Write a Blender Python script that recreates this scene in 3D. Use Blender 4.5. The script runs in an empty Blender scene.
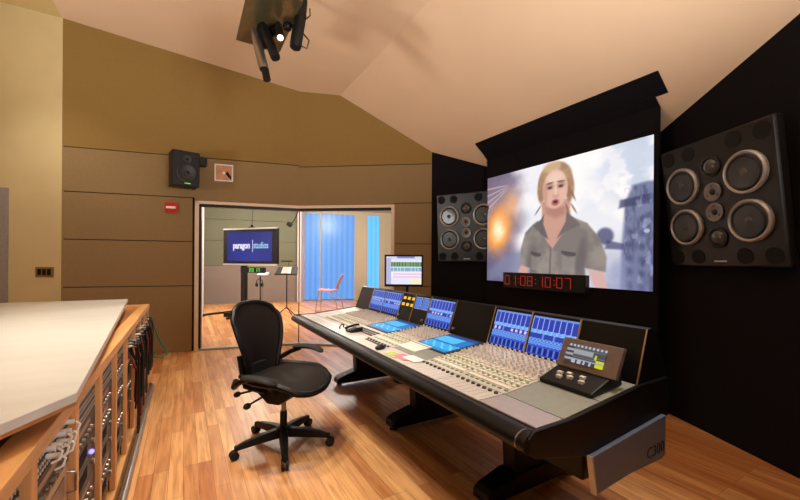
import bpy, math, random
from math import sin, cos, pi, radians, sqrt, hypot, exp
from mathutils import Vector, Matrix, Euler
random.seed(7)
SC = bpy.context.scene
COL = SC.collection

# ------------------------------------------------------------------ colours and materials
def lin(c):
    return tuple(((v/255.0)/12.92 if v/255.0 <= 0.04045 else ((v/255.0+0.055)/1.055)**2.4) for v in c)

def new_mat(name):
    m = bpy.data.materials.new(name); m.use_nodes = True
    nt = m.node_tree
    return m, nt, nt.nodes['Principled BSDF']

def pm(name, rgb, rough=0.5, metal=0.0, spec=0.5, noise=0.08, scale=30.0, coat=0.0, bump=0.0, stretch=None):
    """procedural principled material: base colour gently varied by a noise texture"""
    m, nt, b = new_mat(name)
    c = lin(rgb)
    tc = nt.nodes.new('ShaderNodeTexCoord')
    mp = nt.nodes.new('ShaderNodeMapping')
    nz = nt.nodes.new('ShaderNodeTexNoise'); nz.inputs['Scale'].default_value = scale
    nz.inputs['Detail'].default_value = 4
    nt.links.new(tc.outputs['Object'], mp.inputs['Vector'])
    if stretch: mp.inputs['Scale'].default_value = stretch
    nt.links.new(mp.outputs['Vector'], nz.inputs['Vector'])
    rp = nt.nodes.new('ShaderNodeValToRGB')
    rp.color_ramp.elements[0].position = 0.3; rp.color_ramp.elements[1].position = 0.7
    rp.color_ramp.elements[0].color = (*[v*(1-noise) for v in c], 1)
    rp.color_ramp.elements[1].color = (*[min(1, v*(1+noise)) for v in c], 1)
    nt.links.new(nz.outputs['Fac'], rp.inputs['Fac'])
    nt.links.new(rp.outputs['Color'], b.inputs['Base Color'])
    b.inputs['Roughness'].default_value = rough
    b.inputs['Metallic'].default_value = metal
    b.inputs['Specular IOR Level'].default_value = spec
    b.inputs['Coat Weight'].default_value = coat
    if bump:
        bp = nt.nodes.new('ShaderNodeBump'); bp.inputs['Strength'].default_value = bump
        nt.links.new(nz.outputs['Fac'], bp.inputs['Height']); nt.links.new(bp.outputs['Normal'], b.inputs['Normal'])
    return m

def em(name, rgb, strength=1.0):
    m, nt, b = new_mat(name)
    c = lin(rgb)
    b.inputs['Base Color'].default_value = (0.01, 0.01, 0.01, 1)
    b.inputs['Emission Color'].default_value = (*c, 1)
    b.inputs['Emission Strength'].default_value = strength
    return m

def wood_floor(name):
    m, nt, b = new_mat(name)
    tc = nt.nodes.new('ShaderNodeTexCoord')
    mp = nt.nodes.new('ShaderNodeMapping'); mp.inputs['Rotation'].default_value = (0, 0, -radians(120.16))
    nt.links.new(tc.outputs['Object'], mp.inputs['Vector'])
    br = nt.nodes.new('ShaderNodeTexBrick')
    br.inputs['Scale'].default_value = 1.0
    br.inputs['Brick Width'].default_value = 0.95; br.inputs['Row Height'].default_value = 0.083
    br.inputs['Mortar Size'].default_value = 0.0012; br.inputs['Mortar Smooth'].default_value = 0.2
    br.offset = 0.37; br.offset_frequency = 3; br.squash = 1.0
    br.inputs['Color1'].default_value = (*lin((232, 176, 118)), 1)
    br.inputs['Color2'].default_value = (*lin((190, 122, 72)), 1)
    br.inputs['Mortar'].default_value = (*lin((140, 85, 48)), 1)
    nt.links.new(mp.outputs['Vector'], br.inputs['Vector'])
    mp2 = nt.nodes.new('ShaderNodeMapping'); mp2.inputs['Scale'].default_value = (1.6, 22, 1)
    nt.links.new(mp.outputs['Vector'], mp2.inputs['Vector'])
    nz = nt.nodes.new('ShaderNodeTexNoise'); nz.inputs['Scale'].default_value = 1.6; nz.inputs['Detail'].default_value = 7
    nz.inputs['Distortion'].default_value = 0.6
    nt.links.new(mp2.outputs['Vector'], nz.inputs['Vector'])
    rp = nt.nodes.new('ShaderNodeValToRGB')
    rp.color_ramp.elements[0].position = 0.3; rp.color_ramp.elements[0].color = (0.52, 0.42, 0.34, 1)
    rp.color_ramp.elements[1].position = 0.62; rp.color_ramp.elements[1].color = (1, 1, 1, 1)
    nt.links.new(nz.outputs['Fac'], rp.inputs['Fac'])
    mx = nt.nodes.new('ShaderNodeMix'); mx.data_type = 'RGBA'; mx.blend_type = 'MULTIPLY'
    mx.inputs['Factor'].default_value = 0.75
    nt.links.new(br.outputs['Color'], mx.inputs['A']); nt.links.new(rp.outputs['Color'], mx.inputs['B'])
    nt.links.new(mx.outputs['Result'], b.inputs['Base Color'])
    b.inputs['Roughness'].default_value = 0.34
    b.inputs['Specular IOR Level'].default_value = 0.42
    return m

def wood(name, rgb, axis=1):
    st = [8, 8, 8]; st[axis] = 0.7
    return pm(name, rgb, rough=0.42, noise=0.16, scale=3.2, stretch=tuple(st))

def glass(name, tint=(1, 1, 1), refl=0.06):
    m = bpy.data.materials.new(name); m.use_nodes = True
    nt = m.node_tree; nt.nodes.clear()
    o = nt.nodes.new('ShaderNodeOutputMaterial'); mx = nt.nodes.new('ShaderNodeMixShader')
    t = nt.nodes.new('ShaderNodeBsdfTransparent'); g = nt.nodes.new('ShaderNodeBsdfGlossy')
    t.inputs['Color'].default_value = (*tint, 1); g.inputs['Roughness'].default_value = 0.02
    mx.inputs[0].default_value = refl
    nt.links.new(t.outputs[0], mx.inputs[1]); nt.links.new(g.outputs[0], mx.inputs[2])
    nt.links.new(mx.outputs[0], o.inputs[0])
    return m

def colour_attr_mat(name, strength=1.0):
    m, nt, b = new_mat(name)
    a = nt.nodes.new('ShaderNodeAttribute'); a.attribute_name = 'Picture'
    b.inputs['Base Color'].default_value = (0.01, 0.01, 0.01, 1)
    nt.links.new(a.outputs['Color'], b.inputs['Emission Color'])
    b.inputs['Emission Strength'].default_value = strength
    b.inputs['Roughness'].default_value = 0.4; b.inputs['Specular IOR Level'].default_value = 0.1
    return m

def daylight_blind(name, rgb, strength, freq):
    m, nt, b = new_mat(name)
    tc = nt.nodes.new('ShaderNodeTexCoord')
    wv = nt.nodes.new('ShaderNodeTexWave'); wv.bands_direction = 'X'
    wv.inputs['Scale'].default_value = freq; wv.inputs['Distortion'].default_value = 0.6
    nt.links.new(tc.outputs['Object'], wv.inputs['Vector'])
    rp = nt.nodes.new('ShaderNodeValToRGB'); c = lin(rgb)
    rp.color_ramp.elements[0].color = (*[v*0.86 for v in c], 1)
    rp.color_ramp.elements[1].color = (*[v*1.12 for v in c], 1)
    nt.links.new(wv.outputs['Fac'], rp.inputs['Fac'])
    nt.links.new(rp.outputs['Color'], b.inputs['Emission Color'])
    b.inputs['Emission Strength'].default_value = strength
    b.inputs['Base Color'].default_value = (*[v*0.3 for v in c], 1)
    b.inputs['Roughness'].default_value = 0.3
    return m

M = dict(
    tan_wall=pm('tan_paint', (206, 182, 132), 0.85, noise=0.03, scale=3),
    olive=pm('olive_fabric_panel', (138, 106, 52), 0.92, noise=0.06, scale=60, bump=0.05),
    brown=pm('brown_fabric_panel', (140, 112, 73), 0.92, noise=0.06, scale=60, bump=0.05),
    seam=pm('dark_seam', (42, 26, 16), 0.95),
    black_wall=pm('black_stretched_fabric', (19, 16, 19), 0.95, spec=0.15, noise=0.1, scale=80),
    ceiling=pm('pinkish_ceiling_plaster', (226, 192, 157), 0.9, noise=0.025, scale=1.2),
    ceiling_y=pm('yellow_ceiling_plaster', (205, 178, 120), 0.9, noise=0.03, scale=2),
    floor=wood_floor('maple_floor'),
    cream=pm('cream_frame', (226, 200, 170), 0.5, noise=0.03),
    gasket=pm('black_gasket', (14, 12, 20), 0.5),
    glass=glass('clear_glass', (0.97, 0.98, 0.98), 0.012),
    black=pm('black_satin_plastic', (14, 13, 14), 0.45, spec=0.3, noise=0.1),
    black_gloss=pm('black_gloss', (12, 11, 12), 0.38, spec=0.25, noise=0.1),
    black_rubber=pm('black_rubber', (14, 13, 13), 0.7),
    leather=pm('black_leather_roll', (17, 15, 15), 0.42, spec=0.22, noise=0.15, scale=60, bump=0.1),
    silver=pm('console_silver', (208, 200, 194), 0.42, metal=0.1, noise=0.04),
    silver_dark=pm('console_grey_green', (150, 152, 142), 0.4, metal=0.1, noise=0.05),
    silver_mauve=pm('console_grey_mauve', (168, 160, 162), 0.4, metal=0.1, noise=0.05),
    tray=pm('anthracite_tray', (58, 54, 52), 0.45, metal=0.2),
    cap=pm('cream_button_cap', (236, 232, 214), 0.45),
    greenb=pm('green_button', (110, 146, 84), 0.5),
    knob=pm('grey_knob', (222, 214, 206), 0.35, metal=0.1),
    darkcap=pm('dark_ring_knob', (48, 42, 42), 0.4),
    strip=pm('white_scribble_strip', (236, 228, 216), 0.5),
    gold=pm('champagne_trim', (206, 176, 132), 0.3, metal=0.7),
    endgrey=pm('grey_end_panel', (96, 104, 128), 0.45, metal=0.2, noise=0.05),
    dark_text=pm('dark_lettering', (22, 20, 26), 0.6),
    chrome=pm('chrome', (210, 205, 200), 0.15, metal=1.0, noise=0.02),
    steel=pm('brushed_steel', (150, 140, 130), 0.3, metal=0.9, noise=0.06),
    yellow=em('lit_yellow_button', (238, 186, 60), 1.0),
    red_led=em('red_led', (150, 26, 20), 1.0),
    red_led_dim=em('unlit_led', (40, 8, 8), 0.5),
    green_led=em('green_led', (90, 230, 60), 1.1),
    blue_led=em('blue_led', (120, 110, 255), 3.0),
    white_em=em('lamp_glow', (255, 236, 226), 3.0),
    pic=colour_attr_mat('projected_picture', 1.0),
    disp=colour_attr_mat('display_picture', 1.0),
    maple=wood('maple_edge', (216, 160, 100), 1),
    maple_v=wood('maple_post', (222, 162, 106), 2),
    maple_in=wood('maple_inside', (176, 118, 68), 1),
    slab=pm('cream_laminate', (208, 205, 200), 0.3, noise=0.05, scale=3, stretch=(0.6, 5, 1)),
    rack_dark=pm('rack_charcoal', (44, 36, 32), 0.5, metal=0.2),
    rack_black=pm('rack_black', (26, 22, 22), 0.45),
    rack_beige=pm('rack_beige', (186, 164, 136), 0.4, metal=0.3),
    maroon=pm('maroon_display', (96, 44, 28), 0.3),
    white=pm('white_plastic', (236, 232, 226), 0.5, noise=0.02),
    red=pm('red_plastic', (196, 26, 30), 0.4),
    speaker=pm('speaker_baffle_black', (33, 31, 32), 0.34, metal=0.2, noise=0.08),
    speaker_ring=pm('speaker_ring', (176, 174, 172), 0.35, metal=0.35),
    surround=pm('speaker_rubber', (30, 27, 27), 0.5),
    cone=pm('speaker_cone', (26, 25, 26), 0.3, metal=0.0, coat=0.15),
    dome=pm('speaker_dome', (96, 94, 94), 0.14, metal=0.5),
    plate=pm('tweeter_plate', (134, 130, 128), 0.35, metal=0.5),
    hole=pm('port_hole', (6, 5, 6), 0.9),
    mesh=pm('chair_mesh', (32, 24, 22), 0.7, spec=0.2, noise=0.2, scale=200, bump=0.3),
    booth_up=pm('grey_green_panel', (116, 118, 100), 0.9, noise=0.03),
    booth_low=pm('taupe_panel', (140, 128, 124), 0.9, noise=0.03),
    booth_white=pm('pale_lavender_paint', (214, 206, 208), 0.8, noise=0.02),
    booth_cream=pm('cream_paint', (196, 186, 166), 0.8, noise=0.02),
    blue=daylight_blind('blue_backlit_blind', (92, 146, 218), 1.0, 1.7),
    cyan=daylight_blind('cyan_backlit_blind', (92, 182, 240), 1.0, 2.0),
    pinkwood=pm('pale_red_shell', (216, 138, 118), 0.4),
    paper=pm('white_paper', (240, 234, 226), 0.7, noise=0.02),
    pink=pm('pink_note', (236, 130, 150), 0.7), lime=pm('lime_note', (178, 190, 110), 0.7),
    cable=pm('black_cable', (24, 20, 20), 0.5), cable_red=pm('red_cable', (120, 40, 32), 0.5),
    cable_green=pm('green_cable', (30, 110, 80), 0.5),
    bronze=pm('smoked_mirror_plate', (112, 100, 70), 0.3, metal=0.6, noise=0.05),
    door=pm('sage_door', (150, 160, 140), 0.6), door_frame=pm('grey_door_frame', (150, 138, 132), 0.5),
    switch=pm('bronze_switch_plate', (150, 112, 70), 0.4, metal=0.4),
    unitgrey=pm('rose_grey_bezel', (120, 102, 98), 0.4, metal=0.3),
    sill=pm('grey_sill', (168, 158, 146), 0.4, metal=0.2),
    alu=pm('aluminium', (190, 186, 182), 0.3, metal=0.7),
)

# ------------------------------------------------------------------ mesh builder
class MB:
    def __init__(s): s.v = []; s.f = []
    def add(s, vs, fs):
        o = len(s.v); s.v += [tuple(v) for v in vs]; s.f += [tuple(i+o for i in f) for f in fs]; return s
    def boxb(s, x0, x1, y0, y1, z0, z1):
        vs = [(x, y, z) for x in (x0, x1) for y in (y0, y1) for z in (z0, z1)]
        return s.add(vs, [(0, 1, 3, 2), (4, 6, 7, 5), (0, 4, 5, 1), (2, 3, 7, 6), (0, 2, 6, 4), (1, 5, 7, 3)])
    def box(s, c, sx, sy, sz, rot=None):
        m = MB().boxb(-sx/2, sx/2, -sy/2, sy/2, -sz/2, sz/2)
        R = rot if rot is not None else Matrix.Identity(3)
        c = Vector(c)
        return s.add([c + R @ Vector(v) for v in m.v], m.f)
    def extrude(s, pts, vec):
        n = len(pts); vec = Vector(vec)
        vs = [Vector(p) for p in pts] + [Vector(p)+vec for p in pts]
        fs = [tuple(range(n))[::-1], tuple(range(n, 2*n))]
        for i in range(n): j = (i+1) % n; fs.append((i, j, j+n, i+n))
        return s.add(vs, fs)
    def lathe(s, prof, o, axis, n=20):
        """prof: list of (radius, distance along axis)"""
        a = Vector(axis).normalized(); t = Vector((0, 0, 1)) if abs(a.z) < 0.9 else Vector((1, 0, 0))
        e1 = a.cross(t).normalized(); e2 = a.cross(e1); o = Vector(o)
        vs = []; fs = []
        for r, h in prof:
            r = max(r, 1e-5)
            for k in range(n):
                th = 2*pi*k/n; vs.append(o + a*h + e1*(r*cos(th)) + e2*(r*sin(th)))
        for i in range(len(prof)-1):
            for k in range(n):
                k2 = (k+1) % n
                fs.append((i*n+k, i*n+k2, (i+1)*n+k2, (i+1)*n+k))
        fs.append(tuple(range(n))[::-1]); fs.append(tuple(range((len(prof)-1)*n, len(prof)*n)))
        return s.add(vs, fs)
    def cyl(s, p, q, r, r2=None, n=14):
        p = Vector(p); q = Vector(q); d = q-p
        return s.lathe([(r, 0), (r if r2 is None else r2, d.length)], p, d, n)
    def tube(s, pts, r, n=8, closed=False):
        pts = [Vector(p) for p in pts]; m = len(pts); vs = []; fs = []
        up = Vector((0, 0, 1)); prev = None
        rr = r if isinstance(r, (list, tuple)) else [r]*m
        for i, p in enumerate(pts):
            if closed: d = pts[(i+1) % m]-pts[i-1]
            else: d = pts[min(i+1, m-1)]-pts[max(i-1, 0)]
            d.normalize()
            if prev is None:
                e1 = d.cross(up if abs(d.z) < 0.9 else Vector((1, 0, 0))).normalized()
            else:
                e1 = (prev - d*prev.dot(d)).normalized()
            prev = e1; e2 = d.cross(e1)
            for k in range(n):
                th = 2*pi*k/n; vs.append(p + e1*(rr[i]*cos(th)) + e2*(rr[i]*sin(th)))
        for i in range(m if closed else m-1):
            j = (i+1) % m
            for k in range(n): k2 = (k+1) % n; fs.append((i*n+k, i*n+k2, j*n+k2, j*n+k))
        if not closed: fs.append(tuple(range(n))[::-1]); fs.append(tuple(range((m-1)*n, m*n)))
        return s.add(vs, fs)
    def ball(s, c, rx, ry=None, rz=None, nu=14, nv=9):
        ry = ry or rx; rz = rz or rx; c = Vector(c); vs = []; fs = []
        for i in range(nv+1):
            ph = pi*i/nv
            for k in range(nu):
                th = 2*pi*k/nu
                vs.append(c+Vector((rx*sin(ph)*cos(th), ry*sin(ph)*sin(th), rz*cos(ph))))
        for i in range(nv):
            for k in range(nu):
                k2 = (k+1) % nu; fs.append((i*nu+k, (i+1)*nu+k, (i+1)*nu+k2, i*nu+k2))
        return s.add(vs, fs)
    def grid(s, fn, nu, nv):
        vs = [fn(i/nu, j/nv) for j in range(nv+1) for i in range(nu+1)]
        fs = [(j*(nu+1)+i, j*(nu+1)+i+1, (j+1)*(nu+1)+i+1, (j+1)*(nu+1)+i) for j in range(nv) for i in range(nu)]
        return s.add(vs, fs)
    def build(s, name, mat, parent=None, smooth=False, bevel=0.0, solid=0.0):
        me = bpy.data.meshes.new(name); me.from_pydata([tuple(v) for v in s.v], [], s.f)
        me.materials.append(M[mat] if isinstance(mat, str) else mat)
        me.validate(); me.update()
        if smooth:
            me.polygons.foreach_set('use_smooth', [True]*len(me.polygons))
            try: me.set_sharp_from_angle(angle=radians(38))
            except Exception: pass
        o = bpy.data.objects.new(name, me); COL.objects.link(o)
        if parent is not None: o.parent = parent
        if solid:
            md = o.modifiers.new('thickness', 'SOLIDIFY'); md.thickness = solid; md.offset = 0
        if bevel:
            md = o.modifiers.new('bevel', 'BEVEL'); md.width = bevel; md.segments = 2; md.limit_method = 'ANGLE'
        return o

def empty(name, loc=(0, 0, 0), rz=0.0):
    o = bpy.data.objects.new(name, None); COL.objects.link(o)
    o.location = loc; o.rotation_euler = (0, 0, rz); o.empty_display_size = 0.1
    return o
def tag(o, label, cat, group=None):
    o['label'] = label; o['category'] = cat
    if group: o['group'] = group
    return o
def struct(o): o['kind'] = 'structure'; return o
def dup(o, parent=None):
    c = o.copy(); COL.objects.link(c)
    if parent is not None: c.parent = parent
    for ch in [x for x in CH.get(o.name, [])]:
        dup(ch, c)
    return c
CH = {}
def reg(root):
    """remember the children of a prototype so that copies can be made quickly"""
    kids = [x for x in bpy.data.objects if x.parent == root]
    CH[root.name] = kids
    for k in kids: reg(k)
    return root

def painted(name, fn, p0, du, dv, nx, ny, mat, parent=None, smooth_img=False):
    """a flat screen surface whose emitted picture is stored per corner; fn(u,v) -> sRGB 0..255"""
    p0 = Vector(p0); du = Vector(du); dv = Vector(dv)
    vs = [tuple(p0+du*(i/nx)+dv*(j/ny)) for j in range(ny+1) for i in range(nx+1)]
    fs = [(j*(nx+1)+i, j*(nx+1)+i+1, (j+1)*(nx+1)+i+1, (j+1)*(nx+1)+i) for j in range(ny) for i in range(nx)]
    me = bpy.data.meshes.new(name); me.from_pydata(vs, [], fs); me.materials.append(M[mat]); me.update()
    if smooth_img:
        at = me.color_attributes.new('Picture', 'FLOAT_COLOR', 'POINT'); buf = []
        for j in range(ny+1):
            for i in range(nx+1): buf += [*lin(fn(i/nx, j/ny)), 1.0]
    else:
        at = me.color_attributes.new('Picture', 'FLOAT_COLOR', 'CORNER'); buf = []
        for j in range(ny):
            for i in range(nx):
                c = [*lin(fn((i+0.5)/nx, (j+0.5)/ny)), 1.0]; buf += c*4
    at.data.foreach_set('color', buf)
    o = bpy.data.objects.new(name, me); COL.objects.link(o)
    if parent is not None: o.parent = parent
    return o

def lettering(name, text, size, mat, parent, org, right, up, depth=0.002, bold=0.0, sx=1.0, align='LEFT'):
    cu = bpy.data.curves.new(name+'_curve', 'FONT'); cu.body = text; cu.size = size; cu.extrude = depth
    cu.align_x = align; cu.offset = bold; cu.resolution_u = 3
    t = bpy.data.objects.new(name+'_tmp', cu); COL.objects.link(t)
    dg = bpy.context.evaluated_depsgraph_get(); dg.update()
    me = bpy.data.meshes.new_from_object(t.evaluated_get(dg))
    bpy.data.objects.remove(t)
    me.name = name
    r = Vector(right).normalized(); u = Vector(up).normalized(); nrm = r.cross(u); org = Vector(org)
    for v in me.vertices:
        c = v.co.copy(); v.co = org + r*(c.x*sx) + u*c.y + nrm*c.z
    me.materials.clear(); me.materials.append(M[mat])
    o = bpy.data.objects.new(name, me); COL.objects.link(o); o.parent = parent
    return o

# ------------------------------------------------------------------ the frames of the place
ANG = radians(30.16)
N2 = Vector((cos(ANG), sin(ANG))); U2 = Vector((-sin(ANG), cos(ANG)))   # towards the screen / along the console
def G(s, t): p = N2*s + U2*t; return (p.x, p.y)
def gs(x, y): p = Vector((x, y)); return p.dot(N2), p.dot(U2)
def hC(s):
    if s > 2.142: return 4.039-0.81*(s-2.142)
    if s > -1.48: return 4.039+0.178*(2.142-s)
    return 4.684+0.3*(-1.48-s)

P_back_left = (-7.0, -3.0); P_L0 = (-7.0, 5.08); P_L1 = (-4.651, 5.08)
P_AB = (-1.655, 6.04); P_B1 = (0.487, 5.772); P_F0 = (1.706, 5.025); P_F1 = (2.437, 3.767)
P_R1 = (2.575, 2.373); P_R2 = (3.10, -3.0)
ROOM = [P_back_left, P_L0, P_L1, P_AB, P_B1, P_F0, P_F1, P_R1, P_R2]

def clip(poly, f):
    out = []
    for i in range(len(poly)):
        a = poly[i]; b = poly[(i+1) % len(poly)]; fa = f(a); fb = f(b)
        if fa >= 0: out.append(a)
        if (fa > 0 and fb < 0) or (fa < 0 and fb > 0):
            k = fa/(fa-fb); out.append((a[0]+(b[0]-a[0])*k, a[1]+(b[1]-a[1])*k))
    return out
def grow(poly, d):
    cx = sum(p[0] for p in poly)/len(poly); cy = sum(p[1] for p in poly)/len(poly)
    o = []
    for x, y in poly:
        l = hypot(x-cx, y-cy); o.append((x+(x-cx)/l*d, y+(y-cy)/l*d))
    return o
BIG = grow(ROOM, 0.06)
def ceiling_piece(name, lo, hi, mat):
    p = clip(clip(BIG, lambda q: gs(*q)[0]-lo), lambda q: hi-gs(*q)[0])
    mid = (max(lo, -8)+min(hi, 5))/2
    a0 = max(lo, -9); b0 = min(hi, 6)
    def h(s):
        e = 1e-5
        if lo <= -9: return 4.684+0.3*(-1.48-s)
        if hi >= 6: return 4.039-0.81*(s-2.142)
        return 4.039+0.178*(2.142-s)
    m = MB().extrude([(x, y, h(gs(x, y)[0])) for x, y in p][::-1], (0, 0, 0.08))
    return struct(m.build(name, mat))
ceiling_piece('ceiling', -1.48, 2.142, 'ceiling')
ceiling_piece('ceiling_front', 2.142, 9, 'ceiling')
ceiling_piece('ceiling_left', -20, -1.48, 'ceiling_y')

def wall(name, p, q, mat, z0=0.0, top=None, thick=0.1, side=1):
    """vertical wall from p to q; thickness goes to the left of p->q when side=1"""
    p = Vector(p); q = Vector(q); d = (q-p); L = d.length; d.normalize()
    n = Vector((-d.y, d.x))*side
    ks = [0.0, L]
    for sb in (-1.48, 2.142):
        sp, sq = p.dot(N2), q.dot(N2)
        if (sp-sb)*(sq-sb) < 0: ks.append(L*(sp-sb)/(sp-sq))
    ks = sorted(ks)
    pts = [(p.x, p.y, z0), (q.x, q.y, z0)]
    for k in reversed(ks):
        c = p+d*k; pts.append((c.x, c.y, (hC(c.dot(N2))+0.04) if top is None else top))
    return MB().extrude(pts, (n.x*thick, n.y*thick, 0)).build(name, mat)

# floor runs through the control room and the booth behind the glass
struct(MB().boxb(-9.5, 4.2, -3.3, 15.0, -0.1, 0.0).build('floor', 'floor'))
struct(wall('wall_left', P_L0, P_L1, 'tan_wall'))
struct(wall('wall_far_left', P_back_left, P_L0, 'tan_wall'))
struct(wall('wall_rear', P_R2, P_back_left, 'tan_wall'))
struct(wall('wall_front_left', P_B1, P_F0, 'black_wall'))
struct(wall('wall_front', P_F0, P_F1, 'black_wall'))
wr = struct(wall('wall_right', P_F1, P_R1, 'black_wall'))
struct(wall('wall_right_rear', P_R1, P_R2, 'black_wall'))

# panelled walls either side of the glass corner
def panelled(name, p, q, k0, k1, rows_a, head_z, head_k, upper_z, side_gap):
    p = Vector(p); q = Vector(q); d = q-p; L = d.length; d.normalize(); n = Vector((-d.y, d.x))
    root = struct(empty(name))
    def slab(ka, kb, z0, z1, back=0.0, th=0.05):
        a = p+d*ka+n*back; b = p+d*kb+n*back
        return MB().extrude([(a.x, a.y, z0), (b.x, b.y, z0), (b.x, b.y, z1), (a.x, a.y, z1)], (n.x*th, n.y*th, 0))
    g = 0.006
    # dark backing seen through the seams
    bk = MB()
    for (ka, kb, z0, z1) in ((k0, k1, 0, head_z+0.1), (0, L, head_z, upper_z+0.06)):
        m = slab(ka, kb, z0, z1, 0.03, 0.05); bk.add(m.v, m.f)
    bk.build('backing', 'seam', root)
    for z0, z1 in rows_a:
        slab(k0+0.0, k1-side_gap, z0+g, z1-g, 0, 0.04).build('panel', 'brown', root)
    # header row over the window
    if k0 == 0: slab(0, k1, rows_a[-1][1]+g, upper_z-g, 0, 0.04).build('panel', 'brown', root)
    else: slab(k0, L, rows_a[-1][1]+g, upper_z-g, 0, 0.04).build('panel', 'brown', root)
    slab(head_k[0], head_k[1], head_z, upper_z-g, 0, 0.04).build('panel', 'brown', root)
    # upper, lighter panel up to the sloping ceiling
    ks = [0, L]
    for sb in (-1.48, 2.142):
        sp, sq = p.dot(N2), q.dot(N2)
        if (sp-sb)*(sq-sb) < 0: ks.append(L*(sp-sb)/(sp-sq))
    ks = sorted(ks)
    pts = [(p.x, p.y, upper_z+g), (q.x, q.y, upper_z+g)]
    for k in reversed(ks):
        c = p+d*k; pts.append((c.x, c.y, hC(c.dot(N2))+0.04))
    MB().extrude(pts, (n.x*0.08, n.y*0.08, 0)).build('upper_panel', 'olive', root)
    return root
LA = (Vector(P_AB)-Vector(P_L1)).length; LB = (Vector(P_B1)-Vector(P_AB)).length
KA = 1.633; KB = 1.545
panelled('wall_back_left', P_L1, P_AB, 0, KA-0.005, [(0, 0.985), (0.985, 1.65), (1.65, 2.31)], 2.275, (KA-0.005, LA), 2.925, 0.03)
panelled('wall_back_right', P_AB, P_B1, KB+0.02, LB, [(0, 0.985), (0.985, 1.65), (1.65, 2.29)], 2.275, (0, KB+0.02), 2.9, 0.0)

struct(MB().boxb(-1.72, -1.59, 6.075, 6.22, 2.27, 4.25).build('leak_block', 'seam'))  # hidden dark box added behind the corner to stop a light leak
# the glass corner
W = struct(empty('window_1'))
def along(p, q):
    p = Vector(p); q = Vector(q); d = q-p; d.normalize(); return p, d, Vector((-d.y, d.x))
def slab_on(p, q, ka, kb, z0, z1, off, th):
    p, d, n = along(p, q); a = p+d*ka+n*off; b = p+d*kb+n*off
    return MB().extrude([(a.x, a.y, z0), (b.x, b.y, z0), (b.x, b.y, z1), (a.x, a.y, z1)], (n.x*th, n.y*th, 0))
fr = MB()
for args in ((P_L1, P_AB, KA, KA+0.055, 0, 2.27), (P_L1, P_AB, KA, LA, 2.225, 2.27), (P_AB, P_B1, 0, KB, 2.225, 2.27), (P_AB, P_B1, KB-0.02, KB+0.03, 0, 2.27)):
    m = slab_on(*args, -0.012, 0.15); fr.add(m.v, m.f)
fr.build('window_frame', 'cream', W)
gk = MB()
for args in ((P_L1, P_AB, KA+0.055, KA+0.085, 0.02, 2.225), (P_L1, P_AB, KA+0.055, LA, 2.185, 2.225), (P_AB, P_B1, 0, KB-0.02, 2.185, 2.225)):
    m = slab_on(*args, 0.0, 0.09); gk.add(m.v, m.f)
gk.build('gasket', 'gasket', W)
sl = MB()
for args in ((P_L1, P_AB, KA, LA, 0, 0.03), (P_AB, P_B1, 0, KB, 0, 0.03)):
    m = slab_on(*args, -0.01, 0.12); sl.add(m.v, m.f)
sl.build('window_sill', 'sill', W)
slab_on(P_L1, P_AB, KA+0.07, LA-0.01, 0.03, 2.2, 0.03, 0.012).build('pane', 'glass', W)
slab_on(P_AB, P_B1, 0.01, KB-0.02, 0.03, 2.2, 0.03, 0.012).build('pane', 'glass', W)
mj = MB(); c = Vector(P_AB)+Vector((0.0, 0.03)); mj.boxb(c.x-0.006, c.x+0.006, c.y-0.006, c.y+0.012, 0.03, 2.2)
mj.build('glass_joint', 'gasket', W)

# ------------------------------------------------------------------ live room behind the glass
BL = (-6.138, 11.373); BR = (-3.38, 12.40)
w = struct(empty('wall_booth_back'))
slab_on(BL, BR, -0.2, 2.94, 0, 1.195, 0.0, 0.1).build('lower_panel', 'booth_low', w)
for z0, z1 in ((1.205, 1.975), (1.985, 2.64), (2.65, 3.2)):
    slab_on(BL, BR, -0.2, 2.94, z0, z1, 0.0, 0.1).build('panel', 'booth_up', w)
slab_on(BL, BR, -0.2, 2.94, 0, 3.2, 0.05, 0.1).build('backing', 'seam', w)
struct(slab_on((-3.18, 5.68), BL, 0, 6.5, 0, 3.2, -0.1, 0.1).build('wall_booth_left', 'booth_white'))
struct(MB().boxb(-3.40, -3.27, 12.25, 12.75, 0, 3.2).build('trim_1', 'booth_white'))
struct(MB().boxb(0.12, 0.22, 5.95, 14.2, 0, 3.2).build('wall_booth_right', 'booth_cream'))
struct(MB().boxb(-9.4, 0.25, 6.25, 14.2, 3.12, 3.2).build('ceiling_booth', 'booth_cream'))
for name, xa, ya, xb, yb, mt, kind in (('window_2', -3.28, 12.75, -2.80, 12.88, 'blue', 1), ('window_3', -2.76, 12.89, -1.627, 13.2, 'blue', 1), ('window_4', -1.19, 13.31, -0.763, 13.42, 'cyan', 1)):
    r = struct(empty(name, (xa, ya, 0), math.atan2(yb-ya, xb-xa))); L = hypot(xb-xa, yb-ya)
    MB().boxb(0, L, 0, 0.03, 0.02, 3.0).build('blind_pane', mt, r)
    MB().boxb(-0.04, 0, -0.03, 0.05, 0, 3.12).boxb(0, L, -0.03, 0.05, 3.0, 3.12).build('window_frame', 'booth_cream', r)
struct(slab_on((-1.627, 13.2), (-1.19, 13.31), 0, 0.43, 0, 3.2, -0.04, 0.1).build('trim_2', 'booth_cream'))
struct(slab_on((-0.763, 13.42), (0.2, 13.63), 0, 1.0, 0, 3.2, -0.04, 0.1).build('trim_3', 'booth_cream'))

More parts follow.
